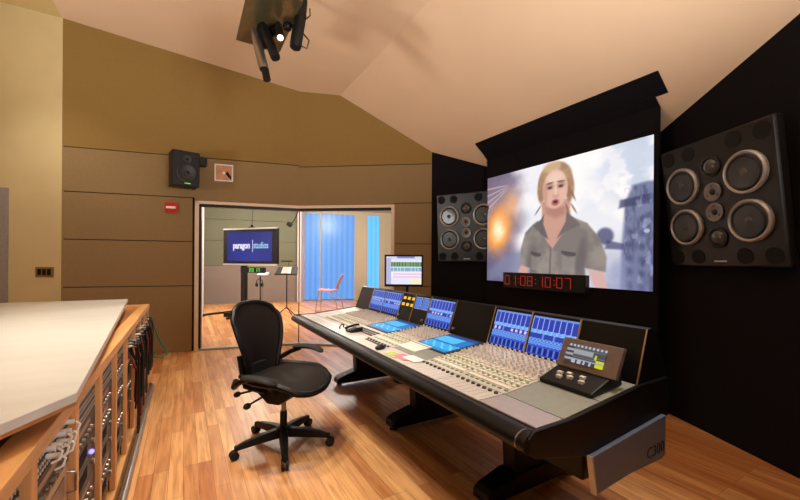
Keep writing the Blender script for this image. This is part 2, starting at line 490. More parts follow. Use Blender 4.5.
# door and switches on the left wall
d = struct(empty('door_1', (-5.46, 5.08, 0)))
MB().boxb(0.0, 0.085, -0.04, 0.0, 0, 2.27).boxb(-1.0, -0.9, -0.04, 0.0, 0, 2.27).boxb(-1.0, 0.085, -0.04, 0, 2.27, 2.345).build('door_frame', 'door_frame', d)
MB().boxb(-0.9, -0.012, -0.022, -0.002, 0.01, 2.26).build('door_leaf', 'door', d)
MB().cyl((-0.82, -0.02, 1.0), (-0.82, -0.06, 1.0), 0.012).cyl((-0.82, -0.055, 1.0), (-0.7, -0.055, 1.0), 0.011).build('door_handle', 'steel', d)
sw = tag(empty('light_switch', (-4.875, 5.08, 1.195)), 'bronze switch plate with three black rockers on the tan wall', 'light switch')
MB().boxb(-0.125, 0.125, -0.01, 0, -0.068, 0.068).build('plate', 'switch', sw, bevel=0.002)
for i in (-1, 0, 1):
    MB().boxb(i*0.066-0.024, i*0.066+0.024, -0.016, -0.009, -0.042, 0.042).build('rocker', 'black', sw, bevel=0.002)

# ------------------------------------------------------------------ projection screen wall
SCR = empty('projection_screen', (*G(3.66, 2.80), 0), ANG)
tag(SCR, 'large lit cinema screen showing a woman in a khaki shirt amid smoke', 'projection screen')
s_t0, s_t1, s_z0, s_z1 = 1.738-2.80, 3.856-2.80, 1.120, 2.538

def smooth(a, b, x):
    t = min(1, max(0, (x-a)/(b-a))); return t*t*(3-2*t)
def mixc(a, b, k): return tuple(a[i]+(b[i]-a[i])*k for i in range(3))
def ell(u, v, cu, cv, ru, rv, soft=0.15, rot=0.0):
    du, dv = u-cu, v-cv
    if rot: du, dv = du*cos(rot)+dv*sin(rot), -du*sin(rot)+dv*cos(rot)
    d = sqrt((du/ru)**2+(dv/rv)**2); return 1-smooth(1-soft, 1+soft, d)
def pol(u, v, pts, soft=0.012):
    """soft inside test of a polygon"""
    inside = False; dm = 9
    n = len(pts)
    for i in range(n):
        x1, y1 = pts[i]; x2, y2 = pts[(i+1) % n]
        if (y1 > v) != (y2 > v) and u < (x2-x1)*(v-y1)/(y2-y1)+x1: inside = not inside
        dx, dy = x2-x1, y2-y1; k = max(0, min(1, ((u-x1)*dx+(v-y1)*dy)/(dx*dx+dy*dy+1e-9)))
        dm = min(dm, hypot(u-x1-k*dx, v-y1-k*dy))
    return smooth(-soft, soft, dm if inside else -dm)
from mathutils import noise as NZ
def fbm(u, v, f, o=0.0):
    return 0.5+0.5*NZ.fractal(Vector((u*f+o, v*f*0.8, o)), 1.0, 2.0, 4)
def film(u, v):
    n = fbm(u, v, 4.0, 3.1); n2 = fbm(u, v, 9.0, 7.7)
    c = mixc((226, 226, 232), (246, 240, 238), smooth(0.3, 0.7, n))
    c = mixc(c, (160, 178, 205), 0.5*smooth(0.62, 0.95, u)*smooth(0.45, 0.7, v)*smooth(0.35, 0.6, n2))
    c = mixc(c, (176, 178, 198), 0.7*smooth(0.45, 0.15, v))
    # dusky left side with the fire
    k = smooth(0.34, 0.16, u+0.14*(n-0.5))
    c = mixc(c, mixc((92, 82, 112), (150, 130, 150), n2), k*0.9)
    c = mixc(c, (86, 86, 120), 0.7*smooth(0.22, 0.0, u)*smooth(0.42, 0.3, v))
    f = exp(-(((u-0.10-0.14*(v-0.5))/0.085)**2+((v-0.50)/0.17)**2))*(0.7+0.6*n2)
    c = mixc(c, (246, 158, 78), min(1, f*2.2)); c = mixc(c, (255, 238, 200), min(1, max(0, f*2.2-1.0)))
    f = exp(-(((u-0.20-0.1*(n2-0.5))/0.06)**2+((v-0.70)/0.14)**2)); c = mixc(c, (228, 168, 122), f*0.8); c = mixc(c, (110, 90, 104), 0.6*smooth(0.16, 0.0, u)*smooth(0.72, 0.95, v+0.2*(n2-0.5)))
    c = mixc(c, (120, 128, 158), 0.65*pol(u, v, [(0.02, 0.10), (0.2, 0.26), (0.36, 0.3), (0.36, 0.05), (0.02, 0.02)], 0.03))
    for i in range(4):
        k = abs(v-(0.74+0.05*i+(u-0.05)*(0.9-0.3*i))); c = mixc(c, (226, 214, 214), 0.5*smooth(0.010, 0.003, k)*smooth(0.2, 0.12, u))
    # machinery on the right
    c = mixc(c, (98, 104, 140), 0.85*pol(u, v, [(0.86, -0.1), (0.87, 0.32), (0.885, 0.60), (0.915, 0.70), (0.97, 0.71), (1.1, 0.70), (1.1, -0.1)], 0.012))
    c = mixc(c, (64, 66, 100), 0.8*pol(u, v, [(0.855, 0.555), (0.86, 0.61), (0.99, 0.63), (0.99, 0.57)], 0.01))
    c = mixc(c, (70, 72, 108), 0.8*ell(u, v, 0.79, 0.37, 0.042, 0.06, 0.25))
    c = mixc(c, (60, 62, 96), 0.7*pol(u, v, [(0.80, 0.34), (0.88, 0.31), (0.88, 0.27), (0.79, 0.28)], 0.01))
    if u > 0.88 and v < 0.69:
        g = 0.5+0.5*sin(v*70+u*20); h = 0.5+0.5*sin(u*120)
        c = mixc(c, (52, 54, 88), 0.55*g*h*smooth(0.6, 0.3, v)); c = mixc(c, (48, 48, 78), 0.4*smooth(0.45, 0.75, fbm(u*3, v, 12, 2.2))); c = mixc(c, (176, 182, 208), 0.45*smooth(0.62, 0.8, fbm(u*2, v, 16, 9.2))); c = mixc(c, (206, 210, 228), 0.7*ell(u, v, 0.975, 0.39, 0.012, 0.014))
    c = mixc(c, (120, 126, 158), 0.35*smooth(0.3, 0.05, v)*smooth(0.25, 0.6, n2)*smooth(0.76, 0.82, u))
    c = mixc(c, (150, 156, 190), 0.5*pol(u, v, [(0.78, -0.1), (0.80, 0.14), (0.88, 0.22), (0.90, -0.1)], 0.03))
    # figure: arms, shirt, neck, head
    skin = (214, 172, 154); shirt = (124, 116, 112); sh2 = (88, 80, 84)
    c = mixc(c, (206, 158, 148), pol(u, v, [(0.225, -0.05), (0.262, 0.10), (0.30, 0.19), (0.345, 0.16), (0.30, -0.05)], 0.012))
    c = mixc(c, (208, 168, 164), pol(u, v, [(0.705, 0.13), (0.785, 0.12), (0.80, 0.03), (0.815, -0.05), (0.755, -0.05)], 0.01))
    body = [(0.40, 0.53), (0.365, 0.50), (0.315, 0.44), (0.283, 0.30), (0.278, 0.16), (0.35, 0.13), (0.335, -0.05), (0.70, -0.05), (0.69, 0.14), (0.795, 0.115), (0.80, 0.22), (0.765, 0.36), (0.70, 0.475), (0.60, 0.545), (0.585, 0.56), (0.50, 0.40)]
    k = pol(u, v, body, 0.008); c = mixc(c, mixc(shirt, (152, 142, 134), 0.8*smooth(0.35, 0.75, fbm(u, v, 7, 1.3))), k)
    c = mixc(c, sh2, 0.55*k*ell(u, v, 0.36, 0.12, 0.04, 0.22, 0.5)); c = mixc(c, sh2, 0.5*k*ell(u, v, 0.665, 0.18, 0.025, 0.2, 0.6, -0.1))
    c = mixc(c, sh2, 0.7*pol(u, v, [(0.486, 0.33), (0.494, 0.33), (0.487, -0.05), (0.475, -0.05)], 0.005))
    for a, b in ((0.355, 0.425), (0.555, 0.64)):
        c = mixc(c, (74, 68, 72), 0.8*pol(u, v, [(a, 0.275), (b, 0.255), (b, 0.235), ((a+b)/2, 0.215), (a, 0.255)], 0.005))
        c = mixc(c, (150, 140, 134), 0.5*pol(u, v, [(a+0.004, 0.24), (b-0.004, 0.225), (b-0.006, 0.10), (a+0.006, 0.12)], 0.006))
    c = mixc(c, (196, 150, 134), pol(u, v, [(0.43, 0.68), (0.605, 0.68), (0.61, 0.50), (0.50, 0.29), (0.46, 0.36), (0.43, 0.50)], 0.008))
    c = mixc(c, (160, 112, 100), 0.6*pol(u, v, [(0.455, 0.63), (0.58, 0.62), (0.575, 0.56), (0.52, 0.535), (0.455, 0.58)], 0.02))
    c = mixc(c, (104, 96, 96), pol(u, v, [(0.445, 0.58), (0.44, 0.50), (0.475, 0.37), (0.44, 0.40), (0.37, 0.49), (0.425, 0.54)], 0.006))
    c = mixc(c, (112, 102, 100), pol(u, v, [(0.585, 0.58), (0.58, 0.50), (0.525, 0.37), (0.575, 0.42), (0.665, 0.465), (0.63, 0.52)], 0.006))
    hair = (184, 146, 112)
    c = mixc(c, mixc(hair, (132, 98, 78), 0.7*fbm(u, v, 24, 5)), min(1, ell(u, v, 0.512, 0.855, 0.104, 0.135, 0.10)+ell(u, v, 0.425, 0.78, 0.026, 0.10, 0.3)+ell(u, v, 0.603, 0.76, 0.026, 0.10, 0.3)))
    c = mixc(c, (206, 174, 140), 0.8*ell(u, v, 0.495, 0.955, 0.055, 0.045, 0.3))
    for cx, cy, ra in ((0.405, 0.62, -0.5), (0.625, 0.60, 0.4), (0.622, 0.70, 0.3), (0.59, 0.60, 0.2)):
        c = mixc(c, (128, 96, 82), 0.75*ell(u, v, cx, cy, 0.006, 0.045, 0.5, ra))
    c = mixc(c, (150, 116, 92), 0.7*ell(u, v, 0.425, 0.74, 0.014, 0.06, 0.5))
    c = mixc(c, (140, 104, 84), 0.7*ell(u, v, 0.60, 0.72, 0.013, 0.06, 0.5))
    c = mixc(c, skin, ell(u, v, 0.513, 0.77, 0.078, 0.155, 0.07)); c = mixc(c, (232, 200, 182), 0.8*ell(u, v, 0.515, 0.86, 0.055, 0.055, 0.6))
    c = mixc(c, (178, 130, 112), 0.5*ell(u, v, 0.447, 0.74, 0.02, 0.11, 0.6)); c = mixc(c, (226, 178, 160), 0.6*ell(u, v, 0.563, 0.73, 0.02, 0.04, 0.7))
    for ex in (0.482, 0.55):
        c = mixc(c, (150, 106, 92), 0.6*ell(u, v, ex, 0.798, 0.024, 0.026, 0.5)); c = mixc(c, (66, 62, 78), 0.9*ell(u, v, ex, 0.788, 0.014, 0.011, 0.4))
        c = mixc(c, (120, 84, 66), 0.8*ell(u, v, ex, 0.826, 0.025, 0.008, 0.4, 0.1 if ex < 0.5 else -0.1))
    c = mixc(c, (190, 138, 122), 0.7*ell(u, v, 0.519, 0.715, 0.018, 0.016, 0.5)); c = mixc(c, (236, 200, 184), 0.7*ell(u, v, 0.519, 0.755, 0.007, 0.04, 0.5))
    c = mixc(c, (166, 92, 92), ell(u, v, 0.517, 0.664, 0.023, 0.026, 0.4)); c = mixc(c, (78, 44, 52), 0.9*ell(u, v, 0.517, 0.669, 0.014, 0.012, 0.4))
    c = mixc(c, (210, 164, 158), ell(u, v, 0.525, 0.045, 0.034, 0.045, 0.2))
    return c
painted('picture', film, (-0.012, s_t1, s_z0), (0, s_t0-s_t1, 0), (0, 0, s_z1-s_z0), 330, 220, 'pic', SCR, True)
MB().boxb(-0.010, 0.0, s_t0, s_t1, s_z0, s_z1).build('screen_backing', 'black', SCR)

SUR = struct(empty('wall_screen', (*G(3.66, 2.80), 0), ANG))
MB().boxb(0.0, 0.035, 1.705-2.80, 3.885-2.80, 0.0, 2.80).build('surround', 'black_wall', SUR)
MB().extrude([(3.425-3.66, 1.605-2.80, 2.985), (3.60-3.66, 1.605-2.80, 2.850), (3.60-3.66, 1.605-2.80, 2.93), (3.44-3.66, 1.605-2.80, 3.06)], (0, 3.87-1.605, 0)).build('hood', 'black_wall', SUR)
MB().extrude([(3.59-3.66, 1.706-2.80, 2.852), (3.66-3.66, 1.706-2.80, 2.79), (3.695-3.66, 1.706-2.80, 2.79), (3.695-3.66, 1.706-2.80, 2.93), (3.59-3.66, 1.706-2.80, 2.93)], (0, 3.87-1.706, 0)).build('hood_return', 'black_wall', SUR)

# timecode display at the foot of the screen
TC = tag(empty('timecode_display', (*G(3.58, 2.90), 1.15), ANG), 'long black box with red digits 01:08:10:07 below the cinema screen', 'digital clock')
MB().boxb(-0.02, 0.05, 2.33-2.90, 3.47-2.90, -0.095, 0.095).build('housing', 'black', TC, bevel=0.004)
SEG = {'0': 'abcdef', '1': 'bc', '8': 'abcdefg', '7': 'abc'}
def seven(m, ch, y0, w, h, x):
    t = 0.008; r = {'a': (0, w, h-t, h), 'g': (0, w, h/2-t/2, h/2+t/2), 'd': (0, w, 0, t), 'f': (0, t, h/2, h), 'b': (w-t, w, h/2, h), 'e': (0, t, 0, h/2), 'c': (w-t, w, 0, h/2)}
    for sg in SEG[ch]:
        a, b, c_, d_ = r[sg]; m.boxb(x-0.002, x, y0-b, y0-a, c_-h/2, d_-h/2)
y = 0.535
for ch in '01:08:10:07':
    if ch == ':':
        m = MB(); y -= 0.012
        for z in (-0.025, 0.025): m.boxb(-0.024, -0.021, y-0.010, y, z-0.006, z+0.006)
        m.build('colon', 'red_led', TC); y -= 0.034
    else:
        m = MB(); seven(m, ch, y, 0.075, 0.118, -0.021); m.build('digit', 'red_led', TC); y -= 0.104

# ------------------------------------------------------------------ main monitors in the speaker walls
def main_speaker(loc, face_dir, tilt, lab):
    """built facing -Y local, x to the right as seen; rotated so that -Y points along face_dir"""
    root = bpy.data.objects.new('main_monitor', None); COL.objects.link(root)
    ang = math.atan2(face_dir[1], face_dir[0])+pi/2
    root.location = loc; root.rotation_euler = Euler((tilt, 0, ang), 'XYZ')
    tag(root, lab, 'loudspeaker', 'main monitors in the black speaker walls')
    MB().boxb(-0.47, 0.47, 0.0, 0.07, -0.5, 0.5).build('cabinet', 'speaker', root, bevel=0.012)
    for sx in (-1, 1):
        for sz in (-1, 1):
            cx, cz = sx*0.26, sz*0.17+0.0
            wf = MB().lathe([(0.122, 0.0), (0.150, 0.0), (0.152, 0.022), (0.142, 0.034), (0.132, 0.030), (0.122, 0.020)], (cx, 0, cz), (0, -1, 0), 36).build('woofer', 'speaker_ring', root, True)
            MB().lathe([(0.104, 0.018), (0.128, 0.020), (0.128, 0.026), (0.116, 0.034), (0.104, 0.024)], (cx, 0, cz), (0, -1, 0), 36).build('surround', 'surround', wf, True)
            MB().lathe([(0.106, 0.026), (0.090, 0.018), (0.065, 0.010), (0.045, 0.006), (0.03, 0.004)], (cx, 0, cz), (0, -1, 0), 32).build('cone', 'cone', wf, True)
            MB().lathe([(0.046, 0.006), (0.040, 0.018), (0.028, 0.027), (0.012, 0.032), (0.0, 0.033)], (cx, 0, cz), (0, -1, 0), 24).build('dust_cap', 'dome', wf, True)
    for cz in (0.275, -0.275):
        md = MB().lathe([(0.058, 0.0), (0.080, 0.0), (0.080, 0.012), (0.068, 0.016), (0.058, 0.006)], (0, 0, cz), (0, -1, 0), 28).build('midrange', 'surround', root, True)
        MB().lathe([(0.060, 0.004), (0.052, 0.016), (0.035, 0.026), (0.015, 0.031), (0, 0.032)], (0, 0, cz), (0, -1, 0), 24).build('dome', 'dome', md, True)
    for cz in (0.078, -0.078):
        tw = MB().lathe([(0.022, 0.004), (0.070, 0.004), (0.072, 0.012), (0.068, 0.016), (0.030, 0.014), (0.022, 0.008)], (0, 0, cz), (0, -1, 0), 30).build('tweeter', 'plate', root, True)
        MB().lathe([(0.024, 0.008), (0.018, 0.018), (0.008, 0.022), (0, 0.023)], (0, 0, cz), (0, -1, 0), 16).build('dome', 'surround', tw, True)
        for k in range(3): a = pi/2+2*pi*k/3; MB().lathe([(0.006, 0.014), (0.006, 0.018)], (0.048*cos(a), 0, cz+0.048*sin(a)), (0, -1, 0), 8).build('screw', 'black', tw)
    for cx in (-0.385, -0.19, 0.19, 0.385):
        for cz in (0.42, -0.42):
            MB().lathe([(0.052, 0.0), (0.058, 0.0), (0.058, 0.004), (0.052, 0.003), (0.045, 0.002), (0.0, 0.0015)], (cx, 0, cz), (0, -1, 0), 24).build('port', 'hole', root, True)
    MB().boxb(-0.05, 0.05, -0.004, 0, -0.463, -0.452).build('badge', 'alu', root)
    return root
# left speaker wall direction and normal
dl = Vector((0.8526, -0.5225)); pl = Vector((0.487, 5.772))+dl*0.615+Vector((-0.5225, -0.8526))*0.10
main_speaker((pl.x, pl.y, 1.875), (-0.5225, -0.8526), radians(4), 'grey four-woofer wall speaker left of the cinema screen')
dr = Vector((0.0788, -0.9969)); pr = Vector((2.466, 3.47))+dr*0.62+Vector((-1, -0.08))*0.10
main_speaker((pr.x, pr.y, 1.85), (-0.9969, -0.0788), radians(7), 'dark four-woofer wall speaker right of the cinema screen')

# ------------------------------------------------------------------ mixing console (x = depth w, y = along a, z = height)
CX, CY = 0.519, 1.392
CON = tag(empty('mixing_console', (CX, CY, 0), ANG), 'long black and silver studio mixing console with glowing blue meter screens', 'mixing console')
LC = 3.34
def zs(w): return 0.75 if w < 0.165 else 0.75+0.097*(w-0.165)
MB().extrude([(-0.02, 0, 0.742), (0.165, 0, 0.742), (0.70, 0, 0.794), (0.98, 0, 0.794), (0.98, 0, 0.62), (0.30, 0, 0.60), (-0.02, 0, 0.675)], (0, LC, 0)).build('desk_tray', 'tray', CON)
MB().boxb(0.33, 0.92, 0.03, LC-0.03, 0.44, 0.615).build('underbody', 'black', CON, bevel=0.01)
# end cheeks
for y0 in (-0.022, LC+0.002):
    MB().extrude([(-0.07, y0, 0.735), (-0.04, y0, 0.757), (0.165, y0, 0.757), (0.70, y0, 0.81), (0.95, y0, 0.81), (0.95, y0, 0.62), (0.28, y0, 0.585), (-0.03, y0, 0.655), (-0.07, y0, 0.68)], (0, 0.020, 0)).build('end_cheek', 'black_gloss', CON, bevel=0.005)
# padded arm rest along the front
prof = []
for k in range(14):
    a = 2*pi*k/14; prof.append((-0.045+0.047*cos(a), 0, 0.712+0.038*sin(a)))
MB().extrude([(p[0], -0.015, p[2]) for p in prof], (0, LC+0.03, 0)).build('armrest', 'leather', CON, True)
MB().extrude([(-0.045+0.049*cos(2*pi*k/14), 0.02, 0.712+0.040*sin(2*pi*k/14)) for k in range(14)], (0, 0.006, 0)).build('armrest_band', 'steel', CON)
# grey end panel with the model mark
ep = MB().extrude([(0.281, -0.046, 0.594), (0.865, -0.046, 0.645), (0.865, -0.046, 0.455), (0.83, -0.046, 0.443), (0.561, -0.046, 0.448), (0.31, -0.046, 0.432)], (0, 0.022, 0)).build('end_panel', 'endgrey', CON, bevel=0.004)
lettering('lettering', 'C300', 0.072, 'dark_text', ep, (0.69, -0.0472, 0.475), (1, 0, 0.04), (0, 0, 1), 0.0008, sx=1.0)
MB().extrude([(0.272, -0.047, 0.592), (0.281, -0.047, 0.594), (0.31, -0.047, 0.432), (0.301, -0.047, 0.430)], (0, 0.023, 0)).build('edge_strip', 'alu', ep)

# legs: T-shaped feet under a column
for ya in (0.62, 1.69, 2.92):
    lg = MB().extrude([(0.52, ya-0.05, 0.10), (0.82, ya-0.05, 0.10), (0.78, ya-0.05, 0.46), (0.50, ya-0.05, 0.46)], (0, 0.10, 0)).build('leg', 'black', CON, bevel=0.006)
    MB().extrude([(0.29, ya-0.065, 0.035), (0.29, ya-0.065, 0.085), (0.33, ya-0.065, 0.11), (0.50, ya-0.065, 0.155), (0.86, ya-0.065, 0.155), (1.04, ya-0.065, 0.11), (1.08, ya-0.065, 0.085), (1.08, ya-0.065, 0.035)], (0, 0.13, 0)).build('foot', 'black', lg, bevel=0.01)
    for wx in (0.33, 1.03):
        MB().lathe([(0.032, 0), (0.032, 0.012), (0.012, 0.018), (0.012, 0.036)], (wx, ya, 0), (0, 0, 1), 16).build('leveller', 'chrome', lg, True)

# meter bridge leaning back
def br(z, off=0.0): return 0.70+0.353*(z-0.80)-off
MB().extrude([(0.70, 0, 0.797), (br(1.055), 0, 1.055), (br(1.055)+0.03, 0, 1.062), (0.86, 0, 1.05), (0.98, 0, 0.80)], (0, LC, 0)).build('meter_bridge', 'black_gloss', CON)
for y0 in (0.0, 0.34, 0.675, 1.005, 1.44, 1.80, 2.06, 2.30, 2.66, 2.975, LC-0.008):
    e = 0.003 if y0 not in (0.34, 0.675) else 0.005
    MB().extrude([(br(0.802, 0.006), y0, 0.802), (br(1.058, 0.006), y0, 1.058), (br(1.058), y0, 1.058), (br(0.802), y0, 0.802)], (0, e*2, 0)).build('trim_strip', 'gold', CON)

def meters(seed, n=8, pink=False):
    rnd = random.Random(seed); lv = [rnd.random() for _ in range(40)]
    def f(u, v):
        col = int(u*n*3); ch = min(n-1, int(u*n)); fu = (u*n) % 1.0
        c = (34, 48, 150)
        if v > 0.66:
            c = (44, 62, 168) if fu > 0.16 else (140, 160, 220)
            if v > 0.95: c = (110, 140, 214)
        elif v > 0.55: c = (132, 180, 236) if int((v*60)+col) % 3 else (90, 134, 220)
        elif v > 0.42:
            c = (46, 62, 160)
            if pink and 0.3 < fu < 0.8 and lv[ch] > 0.25 and 0.45 < v < 0.52: c = (222, 190, 222)
            elif 0.3 < fu < 0.75 and lv[ch+8] > 0.5: c = (100, 130, 216)
        elif v > 0.24: c = (110, 160, 232) if (int(v*44)+col) % 2 else (72, 108, 200)
        elif v > 0.2: c = (54, 80, 190)
        else: c = (24, 30, 116) if 0.12 < fu < 0.9 else (80, 116, 210)
        if v < 0.02: c = (60, 90, 190)
        return c
    return f
def bridge_screen(y_hi, y_lo, z0, z1, fn, nx=48, ny=40, frame='black', name='meter_screen'):
    fr = MB().extrude([(br(z0-0.004, 0.002), y_lo-0.004, z0-0.004), (br(z1+0.004, 0.002), y_lo-0.004, z1+0.004), (br(z1+0.004, -0.002), y_lo-0.004, z1+0.004), (br(z0-0.004, -0.002), y_lo-0.004, z0-0.004)], (0, y_hi-y_lo+0.008, 0)).build(name, frame, CON)
    painted('display', fn, (br(z0, 0.004), y_hi, z0), (0, y_lo-y_hi, 0), (br(z1)-br(z0), 0, z1-z0), nx, ny, 'disp', fr)
bridge_screen(0.665, 0.352, 0.815, 1.040, meters(1))
bridge_screen(0.985, 0.687, 0.815, 1.040, meters(2, 8, True))
bridge_screen(1.795, 1.458, 0.822, 1.043, meters(3, 8, True))
bridge_screen(2.655, 2.312, 0.835, 1.045, meters(4, 8, True))
bridge_screen(2.965, 2.672, 0.835, 1.045, meters(5, 8, True))
def small(u, v):
    return (70, 110, 196) if (int(v*12) % 3 or int(u*6) % 2) else (112, 150, 222)
bridge_screen(2.045, 1.945, 0.935, 1.035, small, 8, 12, 'strip', 'status_screen')
bridge_screen(1.925, 1.825, 0.935, 1.035, small, 8, 12, 'strip', 'status_screen')
for z in (1.012, 0.952):
    for ya in (2.09, 2.17, 2.25):
        MB().extrude([(br(z-0.013, 0.008), ya-0.02, z-0.013), (br(z+0.013, 0.008), ya-0.02, z+0.013), (br(z+0.013), ya-0.02, z+0.013), (br(z-0.013), ya-0.02, z-0.013)], (0, 0.04, 0)).build('lit_button', 'yellow', CON)
for ya in (1.40, 2.27, 1.85):
    MB().lathe([(0.014, 0), (0.014, 0.014), (0.010, 0.02)], (br(0.84), ya, 0.84), (-1, 0, 0.353), 12).build('bridge_knob', 'steel', CON, True)

# silver module plates: front, middle and rear rows
def plate(w0, w1, y0, y1, mat, th=0.006):
    return MB().extrude([(w0, y0, zs(w0)-0.004), (w1, y0, zs(w1)-0.004), (w1, y0, zs(w1)+th-0.004), (w0, y0, zs(w0)+th-0.004)], (0, y1-y0, 0)).build('module_plate', mat, CON)
g = 0.003
cols = [(0.004, 0.325), (0.325, 0.66), (0.66, 0.995), (0.995, 1.40), (1.40, 1.80), (1.80, 2.26), (2.26, 2.66), (2.66, 3.02), (3.02, 3.33)]
for i, (a, b) in enumerate(cols):
    plate(0.006, 0.165-g, a+g, b-g, 'silver_mauve' if i == 0 else 'silver')
    if i in (3, 5):
        plate(0.165+g, 0.325, a+g, b-g, 'silver_dark' if i == 3 else 'silver')
    else:
        plate(0.165+g, 0.415-g, a+g, b-g, 'silver_dark' if i == 0 else 'silver')
        plate(0.415+g, 0.695, a+g, b-g, 'silver' if i else 'silver_dark')
# touch screens let into the surface
def daw(u, v):
    c = (64, 176, 232)
    if v > 0.86: c = (34, 78, 150)
    elif v > 0.5:
        r = int(v*26); c = (96, 200, 246) if r % 2 else (70, 168, 228)
        if u > 0.7: c = (40, 120, 196)
    elif v > 0.42: c = (30, 110, 186)
    elif v > 0.12:
        c = (58, 168, 228) if (int(u*18)+int(v*20)) % 5 else (120, 214, 250)
    else: c = (46, 140, 206)
    return c
for y0, y1 in ((1.03, 1.375), (1.82, 2.20)):
    fr = MB().extrude([(0.33, y0-0.03, zs(0.33)), (0.69, y0-0.03, zs(0.69)), (0.69, y0-0.03, zs(0.69)+0.006), (0.33, y0-0.03, zs(0.33)+0.006)], (0, y1-y0+0.05, 0)).build('touch_screen', 'tray', CON)
    painted('display', daw, (0.345, y1, zs(0.345)+0.0075), (0, y0-y1, 0), (0.32, 0, zs(0.665)-zs(0.345)), 30, 26, 'disp', fr)

# controls
def place(proto_mesh, name, w, a, par=CON):
    o = bpy.data.objects.new(name, proto_mesh); COL.objects.link(o); o.parent = par
    o.location = (w, a, zs(w)+0.002); return o
def proto(m, mat, nm, smooth=True):
    o = m.build(nm, mat, None, smooth); me = o.data; bpy.data.objects.remove(o); return me
dot_me = proto(MB().lathe([(0.0105, 0), (0.0105, 0.007), (0.008, 0.009), (0.005, 0.006), (0, 0.006)], (0, 0, 0), (0, 0, 1), 14), 'darkcap', 'rotary_ring')
btn_me = proto(MB().boxb(-0.008, 0.008, -0.012, 0.012, 0, 0.007), 'cap', 'channel_button', False)
kn_me = proto(MB().lathe([(0.009, 0), (0.009, 0.012), (0.007, 0.019), (0, 0.019)], (0, 0, 0), (0, 0, 1), 10), 'knob', 'knob')
gb_me = proto(MB().boxb(-0.006, 0.006, -0.010, 0.010, 0, 0.004), 'greenb', 'green_button', False)
banks = [(0.33, 0.655), (0.665, 0.99), (1.41, 1.79), (2.27, 2.65), (2.67, 3.01)]
buttons = []; knobs = []; greens = []; dots = []
for bi, (a, b) in enumerate(banks):
    p_ = (b-a)/8
    fx = MB(); sl_ = MB()
    for k in range(8):
        yc = a+p_*(k+0.5)
        if bi < 3: dots.append((0.138, yc))
        sl_.boxb(0.03, 0.115, yc-0.0007, yc+0.0007, 0.752, 0.7527)
        for w in (0.262, 0.296, 0.330, 0.364, 0.396): buttons.append((w, yc+p_*0.12))
        for w in (0.20, 0.279, 0.347): greens.append((w, yc-p_*0.1))
        for w in (0.44, 0.47, 0.50, 0.53, 0.56, 0.60, 0.64, 0.675): knobs.append((w, yc+((int(w*100)) % 2-0.5)*0.008))
    sl_.build('fader_slots', 'silver_dark', CON)
    MB().extrude([(0.216, a+0.01, zs(0.216)+0.002), (0.238, a+0.01, zs(0.238)+0.002), (0.238, a+0.01, zs(0.238)+0.008), (0.216, a+0.01, zs(0.216)+0.008)], (0, b-a-0.02, 0)).build('scribble_strip', 'strip', CON)
for lst, me, nm, cap_n, mat in ((dots, dot_me, 'rotary_ring', 100, 'darkcap'), (buttons, btn_me, 'channel_button', 100, 'cap'), (knobs, kn_me, 'knob', 100, 'knob'), (greens, gb_me, 'green_button', 100, 'greenb')):
    lst.sort(key=lambda q: q[1]-0.3*q[0])
    for w, a in lst[:cap_n]: place(me, nm, w, a)
    if lst[cap_n:]:
        mb = MB()
        for w, a in lst[cap_n:]:
            z = zs(w)+0.002; mb.add([(v.co.x+w, v.co.y+a, v.co.z+z) for v in me.vertices], [tuple(p.vertices) for p in me.polygons])
        o = mb.build(nm+'s_far', mat, CON); o['kind'] = 'stuff'; o.name = {'channel_button': 'channel_buttons', 'knob': 'knobs', 'green_button': 'green_buttons'}[nm]
# key rows of the master section
mb = MB()
for k in range(16): mb.boxb(0.10, 0.118, 1.43+k*0.021, 1.443+k*0.021, 0.752, 0.757)
for k in range(12):
    for j in range(3): mb.boxb(0.19+j*0.035, 0.21+j*0.035, 1.84+k*0.033, 1.862+k*0.033, zs(0.19+j*0.035), zs(0.2+j*0.035)+0.008)
o = mb.build('master_keys', 'darkcap', CON)

# ------------------------------------------------------------------ things lying on the console
def on_con(w, a, z, rz=0.0):
    x = CX+N2.x*w+U2.x*a; y = CY+N2.y*w+U2.y*a; return (x, y, z), ANG+rz
SL = math.atan(0.097)
def con_thing(name, w, a, rz, lab, cat, group=None, lift=0.0):
    l, r = on_con(w, a, zs(w)+0.003+lift, rz); o = empty(name, l, 0)
    o.rotation_euler = (Matrix.Rotation(r, 3, 'Z') @ Matrix.Rotation(-(SL if w > 0.165 else 0), 3, 'Y')).to_euler()
    return tag(o, lab, cat, group)
np_ = con_thing('notepad', 0.285, 1.30, 0.0, 'blank white notepad lying in front of the nearer blue touch screen', 'notepad')
MB().boxb(-0.075, 0.075, -0.115, 0.115, 0, 0.006).build('pages', 'paper', np_)
MB().boxb(0.05, 0.055, -0.11, 0.11, 0.006, 0.0075).build('binding', 'darkcap', np_)
for nm, w, a, c, lab in (('sticky_note', 0.062, 1.21, 'lime', 'lime green sticky note on the console edge by the pink one'), ('sticky_note', 0.085, 1.12, 'pink', 'pink sticky note on the console between a lime and a white one'), ('sticky_note', 0.115, 1.05, 'paper', 'white sticky note beside the pink note nearest the fader bank')):
    t = con_thing(nm, w, a, 0.1*(a-1.1), lab, 'sticky note', None, 0.002*((a < 1.2)+(a < 1.1)))
    MB().boxb(-0.042, 0.042, -0.075, 0.075, 0.0, 0.002).build('note_sheet', c, t)
ph = con_thing('desk_telephone', 0.15, 2.08, 0.15, 'small black handset in its cradle on the console front', 'telephone', None, 0.002)
MB().extrude([(-0.06, -0.04, 0), (0.06, -0.04, 0), (0.06, -0.04, 0.04), (-0.06, -0.04, 0.012)], (0, 0.10, 0)).build('cradle', 'black', ph, bevel=0.004)
